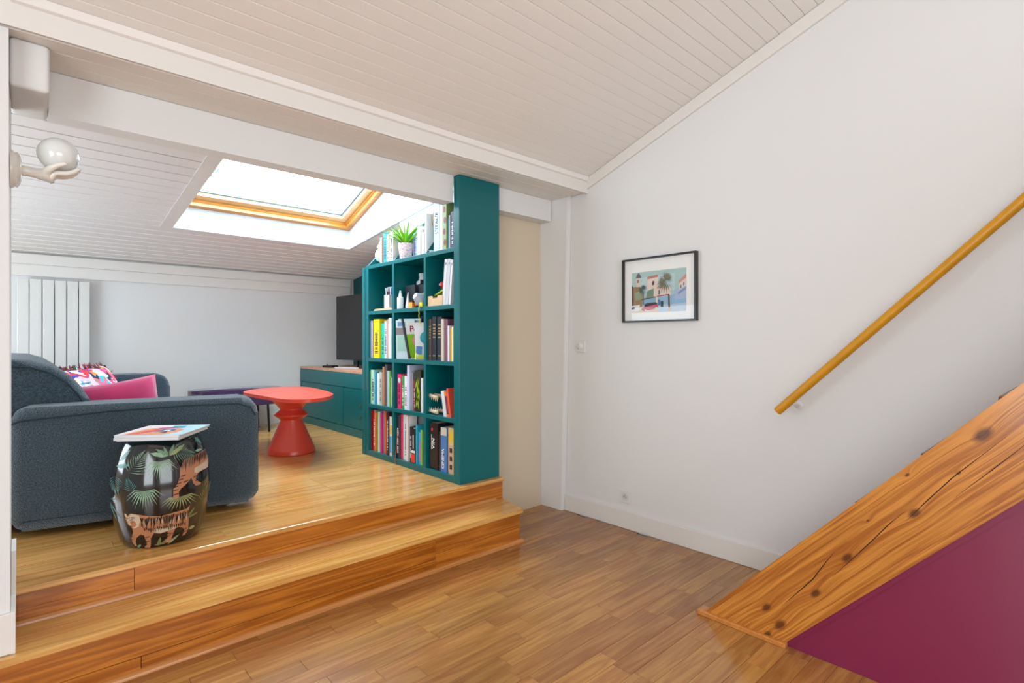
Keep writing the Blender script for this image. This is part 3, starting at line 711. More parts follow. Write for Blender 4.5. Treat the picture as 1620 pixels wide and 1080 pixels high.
V, E_, R_ = [], [], []
def chain(pts, rads, start=None):
    prev = start
    for p, q in zip(pts, rads):
        V.append(p); R_.append(q); i = len(V)-1
        if prev is not None: E_.append((prev, i))
        prev = i
    return prev
w = chain([(.02, 0, 0), (.05, 0, .001), (.072, 0, -.002), (.088, 0, -.010)], [.024, .018, .020, .027])
GC = Vector((.130, .0, .078))
palm = w
for yk, rt, ln_ in ((-.026, .0085, 1.0), (-.009, .009, 1.1), (.009, .009, 1.08), (.026, .008, .92)):
    pts_ = [(.108, yk*.8, -.016)]
    for a in (-118, -88, -62, -40): 
        a = math.radians(-90 + (a+118)*ln_*.80 - 8); pts_.append((GC.x+.0735*math.cos(a), yk*1.15, GC.z+.0735*math.sin(a)))
    chain(pts_, [.013, .0105, .0095, rt, .0065], palm)
chain([(.094, -.030, .004), (.108, -.052, .014), (.130, -.064, .028), (.152, -.068, .036)], [.015, .0115, .010, .0075], palm)
skin('hand', V, E_, R_, porc, hd)
gm = mat('opal_glass', 'E9ECEA', .08, .5, coat=.5)
bm = bmesh.new(); bmesh.ops.create_uvsphere(bm, u_segments=40, v_segments=24, radius=.0625); bmesh.ops.translate(bm, vec=GC, verts=bm.verts[:])
obj('globe', bm, gm, hd, smooth='all')

# ---- light switch and socket
wp = mat('white_plastic', 'E6E4E0', .3)
def plate(nm, label, cat, y, z):
    t = thing(nm, label, cat, (XW-.0005, y, z)); obj('plate', B(-.009, 0, -.041, .041, -.041, .041, bev=.003), wp, t); return t
sw = plate('dimmer_switch', 'white square dimmer switch with a round knob on the right wall', 'switch', 2.517, 1.214)
bm = LA([(0, 0), (.024, 0), (.023, .010), (.019, .013), (0, .014)], 28); bm.transform(Matrix.Translation((-.0092, 0, 0)) @ Matrix.Rotation(-PI/2, 4, 'Y'))
obj('knob', bm, wp, sw, smooth=True)
so = plate('wall_socket', 'white square power socket low on the right wall above the skirting', 'socket', 2.13, .210)
bm = LA([(.017, -.004), (.0225, .0), (.0235, .0012), (.0245, 0)], 28); bm.transform(Matrix.Translation((-.0092, 0, 0)) @ Matrix.Rotation(-PI/2, 4, 'Y'))
obj('socket_ring', bm, hexmat('B8B6B2', .4), so, smooth=True)
bm = LA([(0, 0), (.017, 0), (.017, .0006), (0, .0006)], 24); bm.transform(Matrix.Translation((-.0091, 0, 0)) @ Matrix.Rotation(-PI/2, 4, 'Y'))
obj('socket_well', bm, hexmat('CFCDC8', .5), so)
for y in (-.0095, .0095):
    bm = LA([(0, 0), (.0025, 0), (.0025, .0006), (0, .0006)], 10); bm.transform(Matrix.Translation((-.0099, y, 0)) @ Matrix.Rotation(-PI/2, 4, 'Y')); obj('pin_hole', bm, hexmat('202020'), so)
obj('earth_pin', TU([(-.0097, 0, .009), (-.017, 0, .009)], .0022, 8), brass, so)

# ---- framed photograph
pglass = glass.copy(); pglass.name = 'thin_picture_glass'
for n_ in pglass.node_tree.nodes:
    if n_.type == 'MATH' and n_.operation == 'MULTIPLY_ADD': n_.inputs[1].default_value = .25; n_.inputs[2].default_value = .012
    if n_.type == 'BSDF_TRANSPARENT': n_.inputs['Color'].default_value = (1, 1, 1, 1)
pf = thing('framed_print', 'black framed photograph of a palm street with an old red car on the right wall', 'picture', (XW-.001, 1.872, 1.583), (0, 0, 0))
blk = mat('black_frame', '1C1612', .35)
# local: y from -.2655 (near, right side) to .2655 (far, left side), z from -.21 to .21, x towards -x
FW, FH = .2655, .208
bm = bmesh.new()
box(bm, -.032, 0, -FW, FW, FH-.011, FH); box(bm, -.032, 0, -FW, FW, -FH, -FH+.011); box(bm, -.032, 0, -FW, -FW+.011, -FH+.011, FH-.011); box(bm, -.032, 0, FW-.011, FW, -FH+.011, FH-.011)
obj('frame', bm, blk, pf)
obj('mat_board', B(-.012, -.008, -FW+.0112, FW-.0112, -FH+.0112, FH-.0112), mat('mat_board', 'F2F1EE', .8), pf)
def F(u, v):   # drawing coordinates of the print (0..1 across, 0..1 down) on the board
    return (.198-.392*u, .118-.265*v)
def fp(*p): return [F(p[i], p[i+1]) for i in range(0, len(p), 2)]
pic = [('A9C4C0', fp(0, 0, 1, 0, 1, 1, 0, 1)), ('B9CFD0', fp(.1, .15, .8, .1, .8, .5, .1, .5)), ('DCD0B8', fp(0, .86, .6, .80, 1, .80, 1, 1, 0, 1)), ('B8CBDC', fp(.5, .78, 1, .72, 1, 1, .5, 1)),
  ('9A7A58', fp(0, .36, .12, .34, .2, .4, .2, .85, 0, .85)), ('4A3430', fp(0, .3, .03, .36, .03, .86, 0, .86)), ('D8C4B8', fp(.085, .12, .17, .12, .17, .36, .085, .36)), ('5A5A60', fp(.075, .14, .1, .06, .13, .01, .16, .06, .185, .14)), ('3A3438', fp(.11, .18, .13, .18, .13, .26, .11, .26)),
  ('E2CFC4', fp(.3, .18, .5, .15, .5, .4, .72, .4, .74, .8, .3, .8)), ('B87A60', fp(.3, .13, .5, .10, .5, .16, .3, .19)), ('5A3A34', fp(.39, .25, .43, .24, .43, .34, .39, .35)), ('3A4450', fp(.51, .48, .535, .48, .535, .58, .51, .58)), ('C08A78', fp(.48, .40, .58, .38, .58, .42, .48, .44)),
  ('7FAFC4', fp(.2, .68, .46, .64, .46, .78, .2, .82)), ('8FB4CE', fp(.5, .64, .82, .60, .82, .82, .5, .82)), ('5A3E3C', fp(.2, .655, .46, .62, .46, .64, .2, .69)), ('A04A44', fp(.48, .61, .70, .58, .70, .605, .48, .635)), ('3C78A8', fp(.5, .70, .54, .70, .54, .84, .5, .84)), ('2A3038', fp(.55, .74, .6, .74, .6, .88, .55, .88)),
  ('6F8E78', fp(.3, .48, .42, .42, .42, .62, .28, .64)), ('8FA080', fp(.06, .5, .18, .46, .2, .66, .08, .70)),
  ('A8B8D4', fp(.8, .5, 1, .38, 1, .8, .8, .82)), ('C9968A', fp(.87, .3, 1, .14, 1, .24, .88, .36)), ('E4D0C4', fp(.88, .36, 1, .24, 1, .42, .88, .5)), ('5A6880', fp(.9, .4, .92, .39, .92, .46, .9, .47)), ('5A6880', fp(.95, .35, .97, .34, .97, .41, .95, .42)), ('8496B8', fp(.86, .56, 1, .44, 1, .5, .86, .62)), ('8AB8DA', fp(.8, .74, 1, .70, 1, .80, .8, .82)),
  ('5A4A3A', fp(.685, .6, .715, .6, .72, .9, .69, .9)), ('E0B888', fp(.695, .9, .73, .9, .73, 1, .695, 1)), ('6A4A38', fp(.21, .5, .23, .5, .235, .8, .215, .8)),
  ('E6E4E2', fp(.0, .82, .16, .8, .16, .94, .0, .96)), ('2A2A34', fp(.0, .86, .06, .85, .06, .90, .0, .91)),
  ('2C2C34', fp(.25, .80, .3, .77, .46, .76, .5, .80, .46, .84, .25, .86)), ('B8405A', fp(.2, .88, .28, .85, .48, .81, .51, .84, .50, .90, .4, .93, .24, .96, .2, .94)), ('D86A80', fp(.24, .87, .46, .83, .47, .845, .25, .89)), ('F0EEEA', fp(.25, .93, .27, .915, .29, .93, .28, .955, .26, .96)), ('F0EEEA', fp(.455, .89, .475, .875, .49, .89, .48, .915, .46, .92))]
def palm(cx, cy, s, col, n=22, down=.5):
    out = []
    for i in range(n):
        a = 2*PI*i/n; l = s*(1+down*max(0, -math.sin(a)))
        ex_, ey_ = cx+l*math.cos(a)*.75, cy-l*math.sin(a)*1.1
        out.append((col[i % len(col)], fp(cx-.008, cy, (cx+ex_)/2-.008, (cy+ey_)/2-.03, ex_, ey_, (cx+ex_)/2+.012, (cy+ey_)/2-.005)))
    return out
pic += palm(.64, .24, .17, ['6F7A58', '5A6A50', '8A8468', '7A6A64'], 26, .9) + palm(.22, .42, .1, ['4E6A60', '3E5A58'], 14, .4)
mats_ = []; bm = bmesh.new()
for li, (c, pts) in enumerate(pic):
    mt = hexmat(c, .6)
    if mt not in mats_: mats_.append(mt)
    # keep within the print area
    cl = [(min(max(a, F(1, 0)[0]), F(0, 0)[0]), min(max(b, F(0, 1)[1]), F(0, 0)[1])) for a, b in pts]
    vs = [bm.verts.new((-.0123-li*.0001, a, b)) for a, b in cl]
    try: bm.faces.new(vs).material_index = mats_.index(mt)
    except ValueError: pass
pr = obj('photograph', bm, mats_, pf); pr['label'] = 'photograph of a palm street with a bell tower and a red vintage car'
obj('glass', B(-.026, -.0245, -FW+.0112, FW-.0112, -FH+.0112, FH-.0112), pglass, pf)

# ---- handrail
hr_ = thing('handrail', 'long mustard yellow round handrail climbing the right wall', 'handrail', (2.905, 1.122, .886))
dv = Vector((0, -.93, .921)).normalized()
ym = mat('mustard_yellow_paint', 'D8960C', .4, .5, var=.08, vscale=8)
obj('rail', TU([(0, 0, 0), tuple(dv*1.0), tuple(dv*2.9)], .0215, 20), ym, hr_, smooth=True)
def bracket(t):
    p = dv*t
    b_ = obj('bracket', TU([tuple(p+Vector((0, 0, -.021))), tuple(p+Vector((.004, .0, -.034))), tuple(p+Vector((.03, 0, -.046))), tuple(p+Vector((.074, 0, -.046)))], .0055, 10), wp, hr_, smooth=True)
    bm = LA([(0, 0), (.020, 0), (.020, .003), (.014, .006), (0, .007)], 24); bm.transform(Matrix.Translation((.0785, 0, 0)) @ Matrix.Rotation(-PI/2, 4, 'Y'))
    obj('wall_rose', bm, wp, b_, smooth=True, loc=p+Vector((0, 0, -.046)))
    obj('cradle', TU([tuple(p+Vector((0, 0, -.0222))+dv*-.012), tuple(p+Vector((0, 0, -.0222))+dv*.012)], .006, 8), wp, b_)
bracket(.11); bracket(2.0)

# ---- staircase
stair_wood = wood('old_pine_stringer', '8E480A', 'DC9440', .34, 28, 6, .0, .25, streak=.7, xs=.7,
    knots=[(.13, .062, .014), (.22, .055, .012), (.30, .135, .013), (.30, .06, .016), (.52, .085, .013), (.72, .125, .013), (1.02, .125, .013), (.88, .185, .004), (1.36, .20, .018), (1.22, .15, .004), (1.1, .23, .005)])
st = thing('staircase', 'steep wooden staircase with a thick knotty pine stringer and maroon side panel', 'staircase', (2.30, 1.225, 0))
# stringer in its own frame: X up the slope, Z across the board, Y is thickness (towards the wall)
SA = math.atan(1.047)
ux = Vector((0, -math.cos(SA), math.sin(SA))); uz = Vector((0, math.sin(SA), math.cos(SA))); uy = Vector((1, 0, 0))
M = Matrix.Identity(4)
for i in range(3): M[i][0] = ux[i]; M[i][1] = uy[i]; M[i][2] = uz[i]
WB = .349*math.sin(SA)          # width of the board
M.translation = -uz*WB + ux*0
def tol(yw, zw):                # world (relative to the root) y,z to board x,z
    v = Vector((0, yw, zw)) + uz*WB; return (v.dot(ux), v.dot(uz))
Z0 = .022
pts = [tol(-Z0/1.047, Z0), tol(-2.1, 2.1*1.047), tol(-2.1-.349, 2.1*1.047), tol(-.349-Z0/1.047, Z0)]
s_ = obj('stringer', PR(pts, 'y', 0, .045), stair_wood, st); s_.matrix_parent_inverse = Matrix.Identity(4); s_.matrix_local = M
# long drying cracks in the stringer
ck = mat('crack_dark', '2A1204', .9)
def crack(pts, w):
    bm = bmesh.new(); n = len(pts); a = []; b = []
    for i, (x, z) in enumerate(pts):
        t = math.sin(PI*i/(n-1)) if n > 2 else .5; a.append(bm.verts.new((x, -.0006, z+w*t+.0003))); b.append(bm.verts.new((x, -.0006, z-w*t-.0003)))
    for i in range(n-1): bm.faces.new((a[i], a[i+1], b[i+1], b[i]))
    o = obj('crack', bm, ck, s_); return o
crack([(.36, .11), (.45, .118), (.55, .128), (.64, .15), (.70, .163)], .0016)
crack([(.62, .10), (.75, .115), (.85, .128), (.93, .14), (1.0, .145)], .0014)
crack([(.98, .12), (1.08, .135), (1.2, .15), (1.4, .16)], .0014)
crack([(1.15, .10), (1.3, .108), (1.45, .118)], .001)
# foot moulding
obj('foot_moulding', B(-.016, .045, -.372, .012, .0005, .0215, bev=.003), pine_trim, st)
# treads, risers
dark_tread = wood('dark_tread', '5A2A10', '8A4A20', .35, 18, 5, .05, .2)
for k in range(9):
    z = .2165*(k+1)-.011; yn = -.2035*(k+1)-.004
    obj('tread', B(0, .62, 0, .245, -.03, 0, bev=.004), dark_tread, st, loc=(.047, yn-.233, z-.0))
    obj('riser', B(.047, .667, yn-.232, yn-.214, z, z+.186) if k < 8 else B(.047, .667, yn-.232, yn-.214, z, z+.01), dark_tread, st)
# maroon panel below the stringer
mar = mat('maroon_paint', '7C2044', .35, .5, bump=.06, bscale=9, coat=.15)
zt = lambda y: -(y+.349)*1.047
obj('side_panel', PR([(-.352, .001), (-2.4, .001), (-2.4, zt(-2.4)-.004), (-.355, .003)], 'x', .016, .030), mar, st)
obj('panel_trim', PR([(-.375, .004), (-.352, .004), (-2.4, zt(-2.4)-.002), (-2.4, zt(-2.4)-.026)], 'x', .0085, .0155), mar, st)

# ---- bookcase
bc = thing('bookcase', 'tall teal painted bookcase with nine compartments and an open top shelf', 'bookcase', (0, 0, 0))
BX0, BX1 = 2.03, 2.350
bc.location = (2.03, 2.708, .3455)
O_ = Vector(bc.location)
def bpart(nm, bm, m=teal, parent=bc):
    for v in bm.verts: v.co -= O_
    return obj(nm, bm, m, parent)
bpart('end_panel', B(2.03, 2.364, 2.708, 2.768, .3457, 2.3035, bev=.003))
bpart('far_panel', B(2.03, 2.350, 3.910, 3.962, .3457, 1.853, bev=.002))
bpart('far_moulding', B(2.024, 2.350, 3.9625, 4.005, .3457, 1.84, bev=.004))
bpart('back_panel', PR([(2.7685, .3457), (4.005, .3457), (4.005, 1.90), (3.9, 1.95), (2.7685, 2.27)], 'x', 2.351, 2.3705))
SHZ = {'T': 1.853, 1: 1.489, 2: 1.121, 3: .756, 4: .387}
for k, z in SHZ.items():
    t = .028 if k != 4 else .041
    bpart('shelf', B(2.032, 2.3505, 2.7685, 3.9095, z-t, z, bev=.0015))
segs = [(.387, .728), (.756, 1.093), (1.121, 1.461), (1.489, 1.825)]
for ya, yb in ((3.094, 3.119), (3.517, 3.546)):
    for z0, z1 in segs: bpart('divider', B(2.033, 2.350, ya, yb, z0+.0003, z1-.0003, bev=.001))
for ya, yb, zt_ in ((3.10, 3.116, 2.235), (3.523, 3.54, 2.20), (3.93, 3.946, 2.16)):
    bpart('gusset', PR([(2.04, 1.8535), (2.350, 1.8535), (2.350, zt_), (2.325, zt_)], 'y', ya, yb))

BOOKS=[
(2, 'L', 2.05, 3.87, 0.041, 0.294, 0.2, 'A8A4B8', 'lilac-grey book', ''),
(2, 'L', 2.05, 3.759, 0.092, 0.303, 0.2, 'F2D500', 'thick bright yellow book', 't'),
(2, 'L', 2.05, 3.704, 0.049, 0.269, 0.16, '1FC8A8', 'turquoise paperback', 't'),
(2, 'L', 2.05, 3.664, 0.034, 0.286, 0.17, 'D5DCEA', 'white book with blue spots on its spine', 't'),
(2, 'L', 2.05, 3.624, 0.035, 0.298, 0.17, 'E2A284', 'peach-orange paperback', ''),
(2, 'L', 2.05, 3.576, 0.042, 0.305, 0.2, 'D9E4F2', 'pale blue-white book', ''),
(2, 'R', 2.05, 3.059, 0.068, 0.283, 0.2, '5A4640', 'worn brown leather volume with gilt dots', 'g'),
(2, 'R', 2.05, 3.001, 0.047, 0.297, 0.2, '18222E', 'navy cloth volume with gilt bands on the left', 'g'),
(2, 'R', 2.05, 2.94, 0.052, 0.295, 0.2, '1A2430', 'navy cloth volume with gilt bands on the right', 'g'),
(2, 'R', 2.05, 2.903, 0.028, 0.277, 0.18, 'CDBFB0', 'cream-grey book', ''),
(2, 'R', 2.05, 2.866, 0.032, 0.274, 0.18, '7C5064', 'faded mauve book', ''),
(2, 'R', 2.05, 2.845, 0.014, 0.232, 0.14, 'E4E2EC', 'slim white booklet', ''),
(2, 'R', 2.05, 2.821, 0.021, 0.214, 0.14, 'DDA21A', 'mustard yellow paperback', ''),
(2, 'R', 2.05, 2.8, 0.016, 0.223, 0.14, 'DDE8C0', 'pale yellow-green booklet', ''),
(3, 'L', 2.05, 3.894, 0.027, 0.267, 0.2, '7FB23A', 'grass green picture book', ''),
(3, 'L', 2.05, 3.837, 0.052, 0.269, 0.2, 'A9DCC8', 'pale aqua picture book', 't'),
(3, 'L', 2.05, 3.814, 0.018, 0.254, 0.18, '2E9CCB', 'slim blue book', ''),
(3, 'L', 2.05, 3.77, 0.039, 0.246, 0.18, 'E6ECEA', 'white book with green specks', ''),
(3, 'L', 2.05, 3.727, 0.038, 0.257, 0.18, 'B8C4B4', 'grey-green book', 't'),
(3, 'L', 2.05, 3.693, 0.028, 0.299, 0.2, 'B8805A', 'tall copper-brown book', ''),
(3, 'L', 2.05, 3.66, 0.029, 0.317, 0.2, '5C5A5E', 'tall dark grey book', ''),
(3, 'L', 2.05, 3.625, 0.029, 0.271, 0.18, 'AFCBDD', 'pale blue book', ''),
(3, 'L', 2.05, 3.6, 0.021, 0.27, 0.18, '6FAF45', 'leaf green book', ''),
(3, 'L', 2.05, 3.58, 0.015, 0.222, 0.14, 'F0EAC0', 'slim cream booklet', ''),
(3, 'M', 2.05, 3.448, 0.049, 0.253, 0.16, 'E8357A', 'hot pink book with a round badge', 'tc'),
(3, 'M', 2.05, 3.43, 0.013, 0.248, 0.16, 'DE3A2E', 'slim scarlet book', ''),
(3, 'M', 2.05, 3.399, 0.028, 0.244, 0.16, '1E9A4C', 'emerald green book', 't'),
(3, 'M', 2.05, 3.356, 0.038, 0.242, 0.16, 'E7E4EC', 'white book with black lettering', 'tk'),
(3, 'M', 2.05, 3.319, 0.032, 0.323, 0.18, 'C9CDE6', 'tall lilac-white book', ''),
(3, 'M', 2.05, 3.291, 0.023, 0.271, 0.16, '8C8896', 'grey mottled book', ''),
(3, 'M', 2.05, 3.265, 0.021, 0.216, 0.15, 'C21F2C', 'short dark red book', 't'),
(3, 'M', 2.05, 3.177, 0.083, 0.29, 0.2, '26301E', 'thick black book with lime green leaf print', 'l'),
(3, 'M', 2.05, 3.155, 0.016, 0.239, 0.2, 'EDF2F8', 'slim white book against the divider', ''),
(3, 'M', 2.14, 3.515, 0.104, 0.308, 0.1, '7A5432', 'brown box standing behind the pink and green books', 'b'),
(4, 'L', 2.05, 3.886, 0.022, 0.317, 0.2, '8E1418', 'dark red slim book', ''),
(4, 'L', 2.05, 3.849, 0.033, 0.321, 0.2, 'D42A28', 'bright red book', 't'),
(4, 'L', 2.05, 3.833, 0.012, 0.321, 0.18, '38B6C8', 'slim cyan book', ''),
(4, 'L', 2.05, 3.814, 0.014, 0.313, 0.18, 'E87A30', 'slim orange book', ''),
(4, 'L', 2.05, 3.79, 0.02, 0.314, 0.18, '6DB84A', 'slim green and white book', ''),
(4, 'L', 2.05, 3.769, 0.015, 0.315, 0.18, 'E8E0D8', 'slim ivory book', ''),
(4, 'L', 2.05, 3.741, 0.024, 0.314, 0.18, '5A5C9C', 'slim indigo book', ''),
(4, 'L', 2.05, 3.722, 0.015, 0.312, 0.18, 'D81E82', 'slim magenta book', ''),
(4, 'L', 2.05, 3.698, 0.019, 0.33, 0.18, '8E8A86', 'slim grey book', ''),
(4, 'L', 2.05, 3.675, 0.019, 0.327, 0.18, 'EE6A3A', 'slim coral book', ''),
(4, 'L', 2.05, 3.654, 0.017, 0.323, 0.18, '6A9CD4', 'slim sky blue book', ''),
(4, 'L', 2.05, 3.618, 0.031, 0.323, 0.18, '3A2A2C', 'dark brown book', 't'),
(4, 'L', 2.05, 3.58, 0.033, 0.295, 0.16, 'E8E6DA', 'white book with a yellow and blue spine foot', 'y'),
(4, 'M', 2.05, 3.474, 0.045, 0.322, 0.2, '1E2C34', 'black book with white lettering', 'tk2'),
(4, 'M', 2.05, 3.457, 0.013, 0.317, 0.18, '44464C', 'slim charcoal book', ''),
(4, 'M', 2.05, 3.425, 0.028, 0.327, 0.18, 'E23468', 'raspberry pink book', ''),
(4, 'M', 2.05, 3.396, 0.024, 0.328, 0.2, 'C7DCE0', 'pale ice blue book', ''),
(4, 'M', 2.05, 3.367, 0.025, 0.331, 0.2, 'D5DADC', 'light grey book', 't'),
(4, 'M', 2.05, 3.331, 0.031, 0.329, 0.07, 'E6E0E2', 'white book with a maroon edge', 'm'),
(4, 'M', 2.05, 3.3, 0.026, 0.253, 0.16, '222228', 'black book with white capitals', 'tk2'),
(4, 'M', 2.05, 3.247, 0.048, 0.248, 0.16, '26262A', 'black paperback with a red foot', 'r'),
(4, 'M', 2.05, 3.224, 0.019, 0.274, 0.16, '28A6C4', 'slim teal blue book', ''),
(4, 'M', 2.05, 3.186, 0.034, 0.224, 0.14, '4FA0E0', 'sky blue paperback with pink lettering', 'tp'),
(4, 'M', 2.05, 3.158, 0.019, 0.247, 0.16, '7DBB4C', 'slim green and white paperback', ''),
(4, 'R', 2.05, 2.977, 0.095, 0.313, 0.22, '241C1E', 'massive black wine book', 'V'),
(4, 'R', 2.05, 2.943, 0.024, 0.26, 0.14, '2A2A30', 'narrow charcoal paperback', ''),
(4, 'R', 2.05, 2.872, 0.066, 0.296, 0.2, '4A78B8', 'blue cinema book', 'C'),
(4, 'R', 2.05, 2.806, 0.059, 0.3, 0.2, 'D8C07A', 'yellow book with portrait photographs on its spine', 'F'),
('T', 'L', 2.05, 3.728, 0.038, 0.2, 0.16, 'A9AFE4', 'lavender paperback', ''),
('T', 'L', 2.05, 3.713, 0.01, 0.196, 0.16, 'E87A3C', 'slim orange booklet', ''),
('T', 'L', 2.05, 3.655, 0.053, 0.23, 0.18, '1E9FC0', 'cyan blue book', 't'),
('T', 'L', 2.05, 3.615, 0.034, 0.213, 0.18, 'EFE3C8', 'cream book with red dots', 't'),
('T', 'L', 2.05, 3.565, 0.045, 0.226, 0.18, 'E9E2DA', 'white book with black marks', 't'),
('T', 'M', 2.14, 3.381, 0.048, 0.256, 0.16, 'E4EAF8', 'white book with pale blue lettering', 'tb'),
('T', 'M', 2.05, 3.201, 0.034, 0.206, 0.16, 'F0F0EE', 'plain white book', ''),
('T', 'M', 2.05, 3.165, 0.031, 0.178, 0.16, 'A8A09A', 'grey-brown book', ''),
('T', 'M', 2.05, 3.134, 0.026, 0.15, 0.13, 'E8E8E8', 'short white book with a red mark', ''),
('T', 'R', 2.05, 3.106, 0.022, 0.279, 0.2, 'E6E9EC', 'tall white book left of the divider', ''),
('T', 'R', 2.05, 2.949, 0.066, 0.343, 0.2, 'C4DCE0', 'tall pale blue book about Italy', 'I'),
('T', 'R', 2.05, 2.914, 0.031, 0.324, 0.2, 'D8DEE6', 'tall silver-white book', ''),
('T', 'R', 2.05, 2.869, 0.039, 0.31, 0.2, '8FA56A', 'olive green book with dark red flowers', 'f'),
('T', 'R', 2.05, 2.85, 0.014, 0.201, 0.14, '2E9CC4', 'short bright blue book', ''),
('T', 'R', 2.05, 2.84, 0.006, 0.218, 0.14, 'E8E4EC', 'slim white pamphlet', ''),
('T', 'R', 2.05, 2.799, 0.037, 0.238, 0.15, '283C56', 'navy paperback with pale lettering', 'tk2'),
]

CELL = {('T', 'L'): 'far end of the open top shelf', ('T', 'M'): 'middle of the open top shelf', ('T', 'R'): 'near end of the open top shelf',
        (2, 'L'): 'second row, far compartment', (2, 'M'): 'second row, middle compartment', (2, 'R'): 'second row, near compartment',
        (3, 'L'): 'third row, far compartment', (3, 'M'): 'third row, middle compartment', (3, 'R'): 'third row, near compartment',
        (4, 'L'): 'bottom row, far compartment', (4, 'M'): 'bottom row, middle compartment', (4, 'R'): 'bottom row, near compartment'}
page = mat('book_pages', 'DDD6C6', .85)
def lum(h): return sum(int(h[i:i+2], 16) for i in (0, 2, 4))
def book(label, x, y0, w, h, dep, colr, z, opt='', group=None, cat='book', rx=0):
    """standing book: spine towards -x, thickness along y"""
    g = 'bk'; t = thing('book', label, cat, (x, y0, z+.0004), (rx, 0, 0), group)
    c = hexmat(colr, .4); th = min(.0025, w*.16); dep = min(dep, BX1-x-.004)
    bm = bmesh.new()
    box(bm, 0, dep, 0, th, 0, h); box(bm, 0, dep, w-th, w, 0, h); box(bm, 0, th, th, w-th, 0, h)
    obj('cover', bm, c, t)
    obj('pages', B(th+.0002, dep-.004, th+.0002, w-th-.0002, .003, h-.003), page, t)
    tc2 = None
    if 't' in opt or 'k' in opt:
        light = lum(colr) < 380
        col2 = 'F2F0EA' if light else '30343A'
        if 'p' in opt: col2 = 'E84A9A'
        if 'k2' in opt: col2 = 'ECECEC'
        if 'b' in opt: col2 = '5A78D0'
        rr2 = random.Random(label); bm = bmesh.new(); zz_ = h*.12; end = h*rr2.uniform(.62, .86)
        while zz_ < end:
            lw = rr2.uniform(.004, .010); gap = rr2.choice([.003, .003, .004, .012])
            ww = w*rr2.uniform(.35, .55); box(bm, -.0006, -.0001, w/2-ww/2, w/2+ww/2, zz_, zz_+lw); zz_ += lw+gap
        obj('spine_print', bm, hexmat(col2, .5), t)
    def strip(nm, col, z0, z1, m0=.0, d=.0006):
        obj(nm, B(-d, -.0001, w*m0, w*(1-m0), z0, z1), hexmat(col, .4), t)
    if 'g' in opt:
        gold = mat('gilt', 'C8A868', .4, metal=.4)
        for q in ((.12, .35, .62, .85) if w > .06 else (.10, .52, .60, .66, .72, .80)):
            bm = B(-.0008, -.0001, w*.2, w*.8, h*q, h*q+(.012 if w > .06 else .007)); obj('gilt_band', bm, gold, t)
    if 'r' in opt: strip('red_foot', 'E03A24', .004, h*.26); strip('white_band', 'E8E8E8', h*.29, h*.36); strip('spine_print', 'D8D8D8', h*.42, h*.8, .38, .0008)
    if 'y' in opt: strip('yellow_patch', 'F0C040', h*.55, h*.78, .1); strip('blue_patch', '3FA0DC', h*.08, h*.5, .1)
    if 'm' in opt: strip('maroon_edge', '6A2432', .004, h*.96, .66 if False else .0, .0004) if False else obj('maroon_edge', B(-.0006, -.0001, w*.1, w*.35, 0, h), hexmat('6A2432'), t)
    if 'c' in opt:
        bm = LA([(0, 0), (w*.38, 0), (w*.38, .0006), (0, .0006)], 20); bm.transform(Matrix.Translation((-.0002, w/2, h*.82)) @ Matrix.Rotation(-PI/2, 4, 'Y')); obj('round_badge', bm, hexmat('BFE0DC'), t)
    if 'l' in opt:
        for (a, b, c_, d_) in ((.25, .95, .7, .35), (.45, .8, .2, .3), (.6, .45, .3, .05), (.3, .5, .8, .1), (.5, .9, .85, .6)):
            bm = bmesh.new(); p0 = Vector((a*w, b*h*.9)); p1 = Vector((c_*w, d_*h*.9)); n_ = (p1-p0).orthogonal().normalized()*.010
            vs = [bm.verts.new((-.0005, q.x, q.y)) for q in (p0, (p0+p1)/2+n_, p1, (p0+p1)/2-n_)]; bm.faces.new(vs)
            bm2 = bm; obj('leaf_print', bm2, hexmat('98B81E'), t)
    if 'f' in opt:
        rr2 = random.Random(2)
        for q in (.15, .38, .62, .85):
            bm = LA([(0, 0), (.013, 0), (.013, .0006), (0, .0006)], 14); bm.transform(Matrix.Translation((-.0002, w*(.4 if q in (.15, .62) else .6), h*q)) @ Matrix.Diagonal((1, 1, 1.7, 1)) @ Matrix.Rotation(-PI/2, 4, 'Y')); obj('flower_print', bm, hexmat('8E1E1E'), t)
    if 'F' in opt:
        strip('yellow_patch', 'E8C030', h*.70, h*.90, .12); strip('photo_strip', 'C8A898', h*.02, h*.62, .06)
        for q in (.1, .28, .46): obj('portrait', B(-.0011, -.0007, w*.25, w*.7, h*q, h*q+.03), hexmat('3A2A26'), t)
    rotT = (PI/2, -PI/2, -PI/2)
    if 'I' in opt: text_obj("L'ITALIE", .042, hexmat('1C2C34'), t, (-.0008, w*.48, h*.55), rotT, name='lettering', bold=.0006)
    if 'V' in opt:
        text_obj("VIN", .046, hexmat('F0F0F0'), t, (-.0008, w*.55, h*.55), rotT, name='lettering', bold=.001); text_obj("Histoire du", .026, hexmat('D0D0D0'), t, (-.0008, w*.22, h*.48), rotT, name='lettering') if False else None
        obj('badge', B(-.0008, -.0001, w*.62, w*.8, h*.82, h*.88), hexmat('D03048'), t)
        obj('spine_print', B(-.0008, -.0001, w*.74, w*.80, h*.42, h*.74), hexmat('C8C8C8'), t)
    if 'C' in opt:
        text_obj("CINEMA", .036, hexmat('F4F4F4'), t, (-.0012, w*.6, h*.30), rotT, name='lettering', bold=.0006); strip('pale_head', 'C8C4B4', h*.82, h*.995)
    return t
